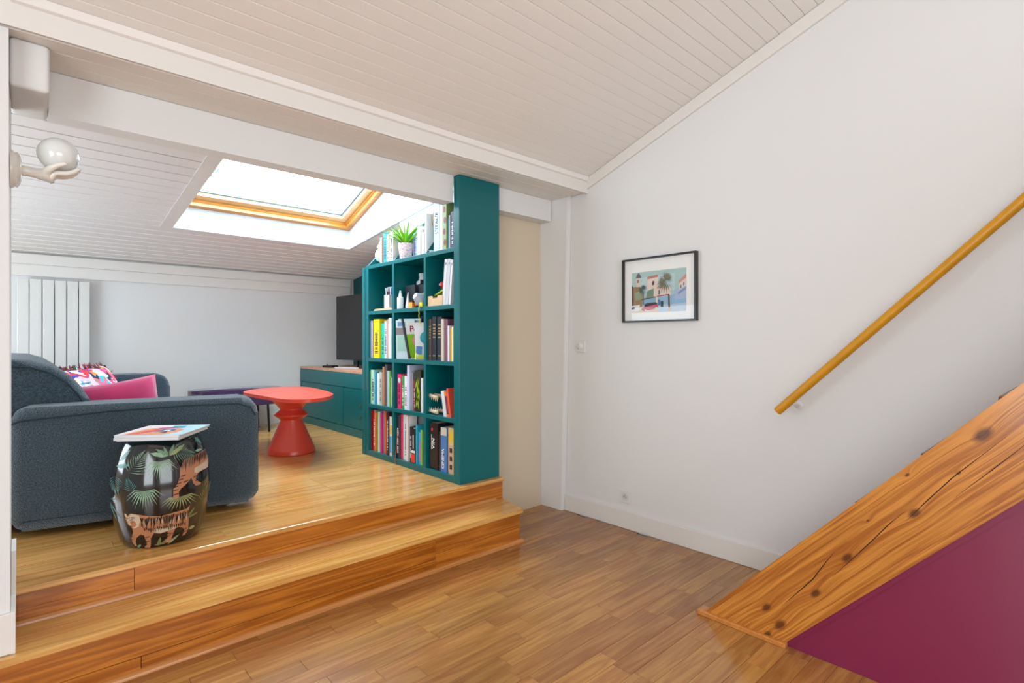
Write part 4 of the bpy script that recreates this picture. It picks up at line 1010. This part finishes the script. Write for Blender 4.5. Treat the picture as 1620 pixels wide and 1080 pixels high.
for (row, colm, x, y0, w, h, dep, colr, lab, opt) in BOOKS:
    place = CELL[(row, colm)]
    # avoid touching the panels
    lo_, hi_ = {'L': (3.547, 3.909), 'M': (3.1195, 3.5165), 'R': (2.769, 3.0935)}[colm] if row != 'T' else (2.77, 3.909)
    y0 = max(y0, lo_+.001); w = min(w, hi_-.001-y0)
    cat = 'book'
    if lab.startswith('brown box'):
        t = thing('box', lab + ', ' + place, 'box', (2.235, y0, SHZ[row]+.0004)); obj('carton', B(0, .1, 0, .09, 0, .315), hexmat(colr, .7), t); obj('lid', B(-.001, .101, -.001, .091, .3155, .32), hexmat('8E6440', .7), t); continue
    book(lab + ', ' + place, x+random.Random(lab).uniform(-.006, .008), y0, w, h, dep, colr, SHZ[row], opt, 'books in the ' + place)

# leaning books in the third row, near compartment
def leaner(label, y0, w, h, colr, ang, z, row, x=2.05, dep=.17, extra=None, opt='', cat='book', nm='book', grp=None):
    t = book(label, x, y0, w, h, dep, colr, z, opt, grp, cat, rx=math.radians(ang))
    t.name = nm
    return t
t = leaner('pale grey book leaning beside the skull, third row, near compartment', 2.872, .034, .172, 'D6DDE2', -11, .757, 3, grp='books leaning beside the reptile jaw')
t = leaner('orange and purple book leaning beside the skull, third row, near compartment', 2.843, .027, .172, 'E0782A', -11, .757, 3, grp='books leaning beside the reptile jaw'); obj('purple_print', B(-.0006, -.0001, .004, .022, .02, .14), hexmat('5A2A5A'), t)
t = leaner('slim coral book leaning on the end panel, third row, near compartment', 2.824, .014, .192, 'EE5A44', -11, .757, 3, grp='books leaning beside the reptile jaw')
# reptile jaw
bone = mat('old_bone', 'C8B498', .7, bump=.2, bscale=60)
sk = thing('reptile_jaw', 'small open reptile jaw with teeth beside the leaning books', 'jaw', (2.09, 3.025, .7565))
sk.scale = (1.25, 1.2, 1.3)
def jaw(nm, z0, tip, up):
    ps = [(-.0, .115, z0+tip), (-.005, .075, z0+tip*.55), (0, .03, z0+tip*.15), (.01, -.045, z0)]
    V2 = [(-.012, .10, z0+tip), (-.016, .05, z0+tip*.5), (-.030, -.04, z0), (.012, .10, z0+tip), (.016, .05, z0+tip*.5), (.032, -.04, z0), (0, .112, z0+tip*1.1)]
    o = skin(nm, V2, [(6, 0), (0, 1), (1, 2), (6, 3), (3, 4), (4, 5)], [.009, .010, .011, .009, .010, .011, .011], bone, sk)
    bm = bmesh.new()
    for k in range(7):
        t = k/6; y = .105-.14*t
        for s in (-1, 1):
            xx = s*(.012+.018*t); zz2 = z0+tip*(1-t)**1.2
            tube(bm, [(xx, y, zz2+up*.006), (xx, y, zz2+up*.020)], [.0032, .0006], 5)
    obj('teeth', bm, hexmat('E8DEC8', .5), o)
    return o
jaw('upper_jaw', .088, .014, -1); jaw('lower_jaw', .013, .004, 1)
obj('jaw_hinge', TU([(.032, -.04, .015), (.036, -.055, .05), (.032, -.04, .088)], .008, 8), bone, sk, smooth=True)

# ---- magazines in the second row, middle compartment
def standing_mag(label, loc, w, h, t, rx, rz, cover, prints):
    m_ = thing('magazine', label, 'magazine', loc, (rx, 0, rz), 'magazines in the second row, middle compartment')
    # local: x along cover width (away from spine), y thickness, cover on +y and -y sides
    obj('pages', B(.001, w-.002, .0006, t-.0006, .001, h-.001), hexmat('DADADA', .7), m_)
    bm = bmesh.new(); box(bm, 0, w, 0, .0005, 0, h); box(bm, 0, w, t-.0005, t, 0, h); box(bm, 0, .0006, .0005, t-.0005, 0, h); obj('cover', bm, hexmat(cover, .3), m_)
    for i, (c, pts) in enumerate(prints):
        bm = bmesh.new(); vs = [bm.verts.new((a*w, t+.0003+.0002*i, b*h)) for a, b in pts]; bm.faces.new(vs); obj('cover_print', bm, hexmat(c, .35), m_)
    return m_
R = math.radians
# the far-facing covers are turned a little so that they show towards the room
def turned(label, y, z, w, h, t, lean, turn, cover, prints, x=2.06):
    m_ = thing('magazine', label, 'magazine', (x, y, z), (R(lean), 0, R(turn)), 'magazines in the second row, middle compartment')
    obj('pages', B(.001, w-.002, .0006, t-.0006, .001, h-.001), hexmat('DADADA', .7), m_)
    bm = bmesh.new(); box(bm, 0, w, 0, .0005, 0, h); box(bm, 0, w, t-.0005, t, 0, h); box(bm, w-.0006, w, .0005, t-.0005, 0, h); obj('cover', bm, hexmat(cover, .3), m_)
    for i, (c, pts) in enumerate(prints):
        bm = bmesh.new(); vs = [bm.verts.new((a*w, -.0003-.0002*i, b*h)) for a, b in pts]; bm.faces.new(vs); obj('cover_print', bm, hexmat(c, .35), m_)
    return m_
z2 = SHZ[2]+.001
ell = lambda cx, cz, a, b, n=14: [(cx+a*math.cos(2*PI*i/n), cz+b*math.sin(2*PI*i/n)) for i in range(n)]
turned('pale blue magazine at the left of the pile in the second row, middle compartment', 3.508, z2, .20, .295, .006, 1, -66, 'C4D6EA', [('3A5A9A', [(.05, .8), (.2, .8), (.2, .92), (.05, .92)])], x=2.066)
turned('grey-green magazine picturing a black jug, second row, middle compartment', 3.488, z2, .17, .285, .006, 2, -68, 'AEC6BE', [('6A5A58', [(.0, .62), (.75, .62), (.75, .8), (0, .8)]), ('20262C', ell(.72, .4, .24, .17)), ('8FB8A8', [(.08, .2), (.5, .2), (.5, .6), (.08, .6)]), ('BCC8D0', [(.0, .0), (.9, .0), (.9, .16), (0, .16)]), ('3A6AA0', [(.1, .84), (.5, .84), (.5, .95), (.1, .95)])], x=2.038)
t = turned('magazine with black spine lettering tilted across the pile, second row, middle compartment', 3.345, z2+.004, .022, .29, .009, 12, -90, '343C44', [], x=2.05)
for i in range(9): obj('spine_print', B(-.0007, -.0001, .001, .007, .05+i*.022, .05+i*.022+.013), hexmat('E8E8E8'), t)
t = turned('green and white magazine with red title letters, second row, middle compartment', 3.372, z2+.004, .16, .262, .006, 8, -55, 'E6E6E8', [('8CC41E', [(.0, .02), (.7, .02), (.7, .68), (.0, .68)]), ('D8A0A0', ell(.42, .5, .16, .14)), ('C4D8E4', [(.72, .1), (.98, .1), (.98, .6), (.72, .6)])], x=2.062)
text_obj('Pou', .060, hexmat('8E1A28'), t, (.075, -.001, .215), (PI/2, 0, 0), bold=.001)
turned('lime yellow slim magazine, second row, middle compartment', 3.262, z2, .012, .19, .005, -6, -80, 'D8E85A', [('D8E85A', [(.1, .1), (.9, .1), (.9, .9), (.1, .9)])], x=2.052)
turned('white magazine with coloured discs, second row, middle compartment', 3.262, z2, .15, .235, .006, 10, -50, 'E6EAEE', [('28A0B0', ell(.55, .66, .3, .2)), ('F4A020', ell(.62, .62, .17, .12)), ('D02030', ell(.62, .62, .06, .045)), ('E01E50', [(.5, .25), (.9, .22), (.9, .5), (.6, .48)]), ('5A8AC0', [(.02, .2), (.3, .1), (.35, .4), (.05, .42)]), ('D8E040', [(.1, .02), (.8, .02), (.5, .14), (.12, .16)])], x=2.062)
t = book('dark grey magazine standing at the back, second row, middle compartment', 2.20, 3.30, .012, .315, .14, '5A6268', SHZ[2], '', 'magazines in the second row, middle compartment', 'magazine'); t.name = 'magazine'; t.rotation_euler = (R(3), 0, R(0)); t.location = (2.2, 3.42, SHZ[2]+.001)

# ---- first row, far compartment
z1 = SHZ[1]+.0006
for i, (c, h, lab) in enumerate([('D8DCE0', .030, 'lowest'), ('2A3040', .022, 'second'), ('C8D4E0', .026, 'third'), ('3A4A6A', .018, 'fourth'), ('E8E4E6', .032, 'fifth'), ('8A2A30', .024, 'sixth with a dark red spine'), ('AEB8BE', .018, 'seventh'), ('D0D4D6', .014, 'topmost')]):
    zz2 = z1 + sum([.030, .022, .026, .018, .032, .024, .018, .014][:i]) + i*.0004
    t = thing('book', f'flat lying paperback, {lab} of the stack behind the pen holder', 'book', (2.12+.004*((i*7) % 3), 3.60, zz2), (0, 0, R((i*5) % 4-2)), 'paperbacks stacked flat in the top row, far compartment')
    obj('cover', B(0, .11, 0, .17, h-.002, h-.0001), hexmat(c), t); obj('spine', B(0, .0015, 0, .17, .002, h-.002), hexmat(c), t); obj('cover', B(0, .11, 0, .17, 0, .002), hexmat(c), t)
    obj('pages', B(.0017, .108, .002, .168, .0021, h-.0021), page, t)
ph = thing('pen_holder', 'white cup of pens in the top row, far compartment', 'cup', (2.078, 3.66, z1+.016))
bm = frame_bm(-.026, .026, -.036, .036, .003, 0, .10); box(bm, -.0228, .0228, -.0328, .0328, 0, .004)
obj('holder', bm, hexmat('DDE2E6', .4), ph)
r = random.Random(8)
for i, c in enumerate(['1E3FB0', 'F0F0F0', '2048C0', '20242C', '8A1E2A', 'E8E8EC']):
    a = (r.uniform(-.014, .014), -.026+i*.0105, .012); d = Vector((r.uniform(-.08, .08), r.uniform(-.06, .06), 1)).normalized()
    pn = thing('pen', ['blue pen leaning left in the white cup', 'white pen in the white cup', 'blue capped pen in the middle of the white cup', 'black pen in the white cup', 'dark red pen in the white cup', 'pale pen at the right of the white cup'][i], 'pen', tuple(Vector(a)+Vector((2.078, 3.66, z1+.016))), (0, 0, 0), 'pens in the white cup')
    obj('barrel', TU([(0, 0, 0), tuple(d*.12)], .0042, 8), hexmat(c, .3), pn, smooth=True); obj('cap', TU([tuple(d*.1205), tuple(d*.145)], [.005, .0045], 8), hexmat(c, .3), pn, smooth=True)
wd = thing('wooden_tray', 'flat pale wooden board under the pen holder, top row, far compartment', 'board', (2.045, 3.57, z1))
obj('board', PR([(0, 0), (.07, 0), (.07, .2), (.05, .29), (.02, .31), (0, .26)], 'z', 0, .010), hexmat('E0B890', .6), wd); obj('rim', TU([(.003, .01, .0125), (.003, .25, .0125), (.02, .30, .0125)], .0025, 6), hexmat('D8A880', .6), wd)
# ---- first row, middle compartment
bt = thing('bottle', 'small white dropper bottle in the top row, middle compartment', 'bottle', (2.062, 3.475, z1))
obj('body', LA([(0, 0), (.023, 0), (.024, .003), (.024, .078), (.021, .088), (.011, .094), (0, .094)], 24), hexmat('E4ECEC', .35), bt, smooth=True)
obj('cap', LA([(.012, .0942), (.0125, .104), (.011, .112), (.0075, .114), (.006, .134), (.003, .137), (0, .137)], 20), hexmat('F0F4F4', .3), bt, smooth=True)
tbm = thing('cream_tube', 'white squeeze tube standing in the top row, middle compartment', 'tube', (2.082, 3.400, z1), (0, 0, R(-30)))
bm = bmesh.new(); lo = [(.018*math.cos(2*PI*i/16), .018*math.sin(2*PI*i/16), .018) for i in range(16)]; hi = [(.003*math.cos(2*PI*i/16), .030*math.sin(2*PI*i/16), .118) for i in range(16)]
a = [bm.verts.new(p) for p in lo]; b = [bm.verts.new(p) for p in hi]; bm.faces.new(a); bm.faces.new(b)
for i in range(16): bm.faces.new((a[i], a[(i+1) % 16], b[(i+1) % 16], b[i]))
obj('tube_body', bm, hexmat('E6EEF4', .35), tbm, smooth=True); obj('cap', LA([(0, 0), (.0175, 0), (.0175, .0175), (0, .0175)], 18), hexmat('D0D8E0', .4), tbm, smooth=True)
cb = thing('box', 'black box standing under the camera, top row, middle compartment', 'box', (2.125, 3.375, z1)); obj('carton', B(0, .12, 0, .135, 0, .165), hexmat('2A3036', .6), cb); obj('lid', B(-.001, .121, -.001, .136, .1655, .178), hexmat('343B42', .6), cb)
cb2 = thing('box', 'dark box behind the cap, top row, middle compartment', 'box', (2.15, 3.130, z1)); obj('carton', B(0, .12, 0, .240, 0, .155), hexmat('15191C', .6), cb2); obj('lid', B(-.001, .121, -.001, .241, .1555, .178), hexmat('1E2428', .6), cb2)
cm = thing('camera', 'silver and black compact camera lying lens up on the black boxes', 'camera', (2.195, 3.375, z1+.1785), (0, 0, R(-20)))
obj('body', B(-.035, .035, -.06, .06, 0, .034, bev=.008, seg=3), hexmat('1C2024', .4), cm, smooth=True)
obj('top_plate', B(-.037, -.0352, -.055, .055, .004, .030), hexmat('E0E4E8', .3), cm)
obj('lens', LA([(.034, .0345), (.034, .05), (.031, .052), (.031, .062), (.033, .064), (.033, .085), (.027, .09), (.024, .082), (0, .08)], 32), mat('grey_lens', 'A8B0B2', .3, metal=.4), cm, smooth=True)
oj = thing('jar', 'orange jar at the right of the camera, top row, middle compartment', 'jar', (2.22, 3.235, z1+.1785)); obj('body', LA([(0, 0), (.026, 0), (.028, .004), (.028, .05), (0, .05)], 24), hexmat('B8481E', .4), oj, smooth=True); obj('lid', LA([(0, .0502), (.029, .0502), (.029, .064), (0, .065)], 24), hexmat('A03C18', .4), oj, smooth=True)
on = thing('note_pad', 'orange sticky note block in the top row, middle compartment', 'note pad', (2.055, 3.30, z1)); obj('pad', B(0, .02, 0, .055, 0, .038), hexmat('F08A24', .7), on); obj('top_sheet', B(-.0008, -.0002, .001, .054, .001, .042), hexmat('F8A040', .7), on)
hl = thing('head_torch', 'grey and orange head torch in the top row, middle compartment', 'torch', (2.09, 3.215, z1))
bm = LA([(.046, 0), (.048, .004), (.046, .03), (.030, .06), (.022, .075), (0, .078)], 24); bm.transform(Matrix.Translation((0, 0, .045)) @ Matrix.Rotation(R(-62), 4, 'Y') @ Matrix.Rotation(R(0), 4, 'X')); obj('housing', bm, hexmat('AEB6C4', .35), hl, smooth=True)
bm = LA([(0, 0), (.040, .0), (.0455, -.002)], 24); bm.transform(Matrix.Translation((-.002, 0, .044)) @ Matrix.Rotation(R(-62), 4, 'Y')); obj('reflector', bm, hexmat('3A2C22', .5), hl, smooth=True)
obj('strap', TU([(-.022, .052, .012), (-.026, .056, .04), (-.015, .052, .075), (.02, .03, .094), (.04, -.02, .094)], .006, 6), hexmat('F07A24', .6), hl, smooth=True)
obj('strap', TU([(.04, -.04, .09), (.01, -.045, .098), (-.01, -.02, .10)], .005, 6), hexmat('E8E020', .6), hl, smooth=True)
tsl = thing('key_cord', 'yellow cord with a knot hanging over the shelf edge, top row', 'cord', (2.028, 3.150, z1))
obj('bead', B(-.004, .010, -.02, .012, .0, .03, bev=.004), hexmat('F0D818', .5), tsl)
obj('cord', TU([(-.006, -.0, .012), (-.010, .004, -.01), (-.010, .006, -.03), (-.012, -.002, -.045), (-.010, .006, -.06), (-.010, .0, -.09), (-.010, -.004, -.12), (-.010, -.014, -.125), (-.010, -.018, -.112)], .0032, 6), hexmat('D8D860', .6), tsl, smooth=True)
# ---- first row, near compartment
wbx = thing('wooden_box', 'small open wooden box with a notched front, top row, near compartment', 'box', (2.045, 2.915, z1))
ply = wood('birch_ply', 'CFA878', 'E2C49C', .5, 20, 3, .03, 0, streak=.3)
W_ = .170
obj('front', PR([(0, 0), (W_, 0), (W_, .068), (W_*.70, .068), (W_*.66, .052), (W_*.36, .052), (W_*.32, .068), (0, .068)], 'x', 0, .006), ply, wbx)
obj('side', B(.006, .14, 0, .006, 0, .068), ply, wbx); obj('side', B(.006, .14, W_-.006, W_, 0, .068), ply, wbx); obj('back', B(.14, .146, 0, W_, 0, .068), ply, wbx); obj('bottom', B(.006, .14, .006, W_-.006, 0, .005), ply, wbx)
for i, (dx, dy) in enumerate(((.03, .05), (.035, .085), (.05, .12))):
    t = thing('lens_cap', ['black round cap at the near end in the wooden box', 'black round cap in the middle of the wooden box', 'black round cap at the far end in the wooden box'][i], 'cap', (2.045+dx, 2.915+dy, z1+.0055), (0, R(20), 0)); obj('cap_body', LA([(0, 0), (.016, 0), (.017, .05), (.013, .056), (0, .057)], 18), hexmat('1A1C20', .4), t, smooth=True); obj('cap_top', LA([(0, .0572), (.009, .0572), (.009, .062), (0, .062)], 12), hexmat('2A2C30', .4), t, smooth=True)
gb = thing('spirit_level', 'lime green flat bar laid slanting over the wooden box', 'bar', (2.10, 3.085, z1+.072), (R(-17), 0, 0)); obj('bar', B(0, .03, -.19, .0, 0, .012, bev=.002), hexmat('C8DC3A', .45), gb); obj('edge_strip', B(-.0008, -.0002, -.188, -.002, .0015, .005), hexmat('8EA828', .5), gb)
rb = thing('red_ball', 'red ball with a white badge resting on the green bar', 'ball', (2.125, 3.02, z1+.149)); bm = bmesh.new(); bmesh.ops.create_uvsphere(bm, u_segments=24, v_segments=14, radius=.0225); obj('ball', bm, hexmat('D8202A', .3), rb, smooth='all')
bm = LA([(0, 0), (.009, 0), (.009, .001), (0, .001)], 14); bm.transform(Matrix.Translation((-.0205, .008, .001)) @ Matrix.Rotation(R(-90), 4, 'Y')); obj('badge', bm, hexmat('E8ECF0'), rb)
gc = thing('cloth_cap', 'dark teal folded cloth under the red ball', 'cloth', (2.125, 3.01, z1+.117), (R(-17), 0, 0)); bm = B(-.02, .03, -.05, .04, -.008, .008, bev=.007, seg=3); obj('cloth', bm, hexmat('145048', .8), gc, smooth='all')
for lab, y0, w_, h_, c in (('thick white binder leaning in the top row, near compartment', 2.895, .030, .30, 'D8D8DA'), ('white binder with a grey cover beside the leaning one, top row, near compartment', 2.857, .034, .298, 'C8C8CA'), ('slim white folder against the end panel, top row, near compartment', 2.832, .020, .29, 'DCDCE0')):
    t = book(lab, 2.05, y0, w_, h_, .24, c, SHZ[1], '', 'binders in the top row, near compartment', 'binder', rx=R(4.5) if False else R(6))
    t.name = 'binder'; obj('label_square', B(-.0008, -.0001, w_*.3, w_*.6, h_*.88, h_*.93), hexmat('3A4468'), t)
# ---- open top shelf
zT = SHZ['T']+.0006
vs_ = thing('ceramic_vase', 'white lidded ceramic bowl at the far end of the open top shelf', 'bowl', (2.15, 3.86, zT))
ce = mat('cream_ceramic', 'E4E6DC', .35, .5)
obj('bowl', LA([(0, 0), (.034, 0), (.036, .006), (.030, .020), (.034, .028), (.068, .048), (.078, .075), (.076, .100), (.062, .128), (.046, .138), (0, .138)], 32), ce, vs_, smooth=True)
obj('lid', LA([(.046, .1382), (.056, .142), (.064, .150), (.062, .158), (.050, .168), (.046, .190), (.030, .202), (0, .206)], 32), ce, vs_, smooth=True)
for s in (1, -1): obj('handle', TU([(0, s*.070, .06), (-.01, s*.088, .055), (-.012, s*.10, .062), (-.01, s*.108, .075)], [.006, .006, .007, .004], 8), ce, vs_, smooth=True)
pot = thing('potted_plant', 'spider plant in a pink dotted pot on the open top shelf', 'plant', (2.10, 3.462, zT))
pm_ = bpy.data.materials.new('pink_dotted_pot'); pm_.use_nodes = True; nt = pm_.node_tree; b_ = nt.nodes['Principled BSDF']; tcn = nt.nodes.new('ShaderNodeTexCoord'); vo = nt.nodes.new('ShaderNodeTexVoronoi'); vo.inputs['Scale'].default_value = 110; cr = nt.nodes.new('ShaderNodeValToRGB')
cr.color_ramp.elements[0].position = .28; cr.color_ramp.elements[0].color = lin('C8486A'); cr.color_ramp.elements[1].position = .36; cr.color_ramp.elements[1].color = lin('F0E0E4')
nt.links.new(tcn.outputs['Object'], vo.inputs['Vector']); nt.links.new(vo.outputs['Distance'], cr.inputs[0]); nt.links.new(cr.outputs[0], b_.inputs['Base Color']); b_.inputs['Roughness'].default_value = .35
obj('pot', LA([(0, 0), (.040, 0), (.043, .004), (.056, .118), (.056, .122), (.051, .122), (.050, .108), (0, .107)], 36), pm_, pot, smooth=True)
obj('soil', LA([(0, .1075), (.049, .1075), (.03, .112), (0, .114)], 20), hexmat('3A2A1C', .9), pot)
r = random.Random(21); lg = [mat('leaf_green', '6CC424', .45), mat('leaf_light_green', 'A6E040', .45), mat('leaf_deep_green', '459A1C', .45)]
for i in range(58):
    a = r.uniform(0, 2*PI); l = r.uniform(.14, .25); up = r.uniform(.55, 1.25); wdt = r.uniform(.005, .0085)
    bm = bmesh.new(); prevs = None; n = 7
    for k in range(n+1):
        t = k/n; rad = .012+l*math.cos(up)*t*1.0+.0*t; z = .112+l*math.sin(up)*t - l*.42*t*t*(1.2-up*.6)
        rad += l*.25*t*t
        if math.cos(a) > 0: rad = min(rad, .20)
        c = Vector((rad*math.cos(a), rad*math.sin(a)*1.1, z)); sd = Vector((-math.sin(a), math.cos(a), 0))*wdt*(math.sin(PI*(.12+.88*t))**.6 if k < n else .02)
        q = [bm.verts.new(c-sd), bm.verts.new(c+Vector((0, 0, -wdt*.35))), bm.verts.new(c+sd)]
        if prevs: bm.faces.new((prevs[0], prevs[1], q[1], q[0])); bm.faces.new((prevs[1], prevs[2], q[2], q[1]))
        prevs = q
    obj('leaf', bm, lg[i % 3], pot, smooth='all')
# dried seed head leaning by the Italy book, teal folder
dr = thing('dried_leaf', 'curled dried seed pod beside the tall book about Italy', 'dried leaf', (2.10, 3.075, zT))
bm = bmesh.new(); bmesh.ops.create_uvsphere(bm, u_segments=16, v_segments=10, radius=.04); bm.transform(Matrix.Translation((0, 0, .245)) @ Matrix.Diagonal((.4, .95, 1.7, 1)))
obj('pod', bm, mat('dried_beige', 'B8AC98', .8, var=.25, vscale=60), dr, smooth='all'); obj('stem', TU([(0, 0, .0), (.004, -.006, .09), (0, 0, .19)], [.004, .003, .005], 8), hexmat('7A5A44', .8), dr, smooth=True)
gy = thing('glass_tray', 'small clear glass dish at the foot of the Italy book', 'dish', (2.055, 3.045, zT)); obj('dish', LA([(0, 0), (.018, 0), (.026, .012), (.0245, .0125), (.017, .002), (0, .002)], 20), hexmat('B8D0D8', .1), gy, smooth=True); obj('rim', LA([(.0245, .0126), (.026, .0132), (.027, .0126)], 20), hexmat('D8E8EC', .1), gy, smooth=True)
# red ribbon hanging out of the bottom row
rbn = thing('ribbon', 'red ribbon bookmark hanging over the bottom shelf, middle compartment', 'ribbon', (2.034, 3.46, .387))
bm = bmesh.new(); pts_ = [(-.004, -.0, .215), (-.005, .008, .14), (-.006, .018, .07), (-.008, .028, .01), (-.010, .026, -.025), (-.012, .006, -.039), (-.016, -.012, -.0405)]
prevs = None
for p in pts_:
    q = [bm.verts.new(Vector(p)+Vector((0, -.0025, 0))), bm.verts.new(Vector(p)+Vector((0, .0025, 0))), bm.verts.new(Vector(p)+Vector((.0006, .0025, 0))), bm.verts.new(Vector(p)+Vector((.0006, -.0025, 0)))]
    if prevs:
        for k in range(4): bm.faces.new((prevs[k], prevs[(k+1) % 4], q[(k+1) % 4], q[k]))
    prevs = q
tag(rbn, 'red ribbon bookmark hanging over the bottom shelf, middle compartment', 'ribbon')
obj('band', bm, hexmat('D8202A', .6), rbn)

# ---- leaves outside the roof window
def foliage(nm, label, base, n, spread, ls, cols, stemto):
    t = thing(nm, label, 'tree', base)
    obj('twig', TU([stemto, tuple(Vector(stemto)*.5+Vector((0, .02, .02))), (0, 0, 0)], [.02, .008, .004], 6), hexmat('4A3A2A', .8), t)
    obj('trunk', TU([stemto, (stemto[0]-.2, stemto[1]+.1, stemto[2]-1.5), (stemto[0]-.25, stemto[1]+.1, -2.49-base[2])], [.02, .06, .11], 8), hexmat('4A3A2A', .8), t)
    r = random.Random(label); bms = [bmesh.new() for _ in cols]
    for i in range(n):
        c = Vector((r.uniform(-1, 1)*spread[0], r.uniform(-1, 1)*spread[1], r.uniform(-1, 1)*spread[2])); d = Vector((r.uniform(-.5, .6), r.uniform(-.4, .4), -1)).normalized(); s = d.cross(Vector((.7, .7, 0))).normalized()
        l = ls*r.uniform(.7, 1.2); bm = bms[i % len(cols)]
        vs = [bm.verts.new(c), bm.verts.new(c+d*l*.45+s*l*.14), bm.verts.new(c+d*l), bm.verts.new(c+d*l*.45-s*l*.14)]; bm.faces.new(vs)
    for bm, c in zip(bms, cols): obj('leaves', bm, hexmat(c, .6), t)['kind'] = 'stuff'
    return t
foliage('tree', 'dark leafy branch of the tree at the upper left corner of the roof window', (1.63, 7.15, 3.31), 26, (.18, .10, .10), .13, ['2E6A48', '4A8A60'], (-.6, .5, .5))
foliage('tree', 'pale tree whose top shows at the lower left corner of the roof window', (3.1, 14.9, 4.35), 110, (.55, .3, .28), .16, ['7A8A70', '9AA890'], (-.1, .3, -1.6))
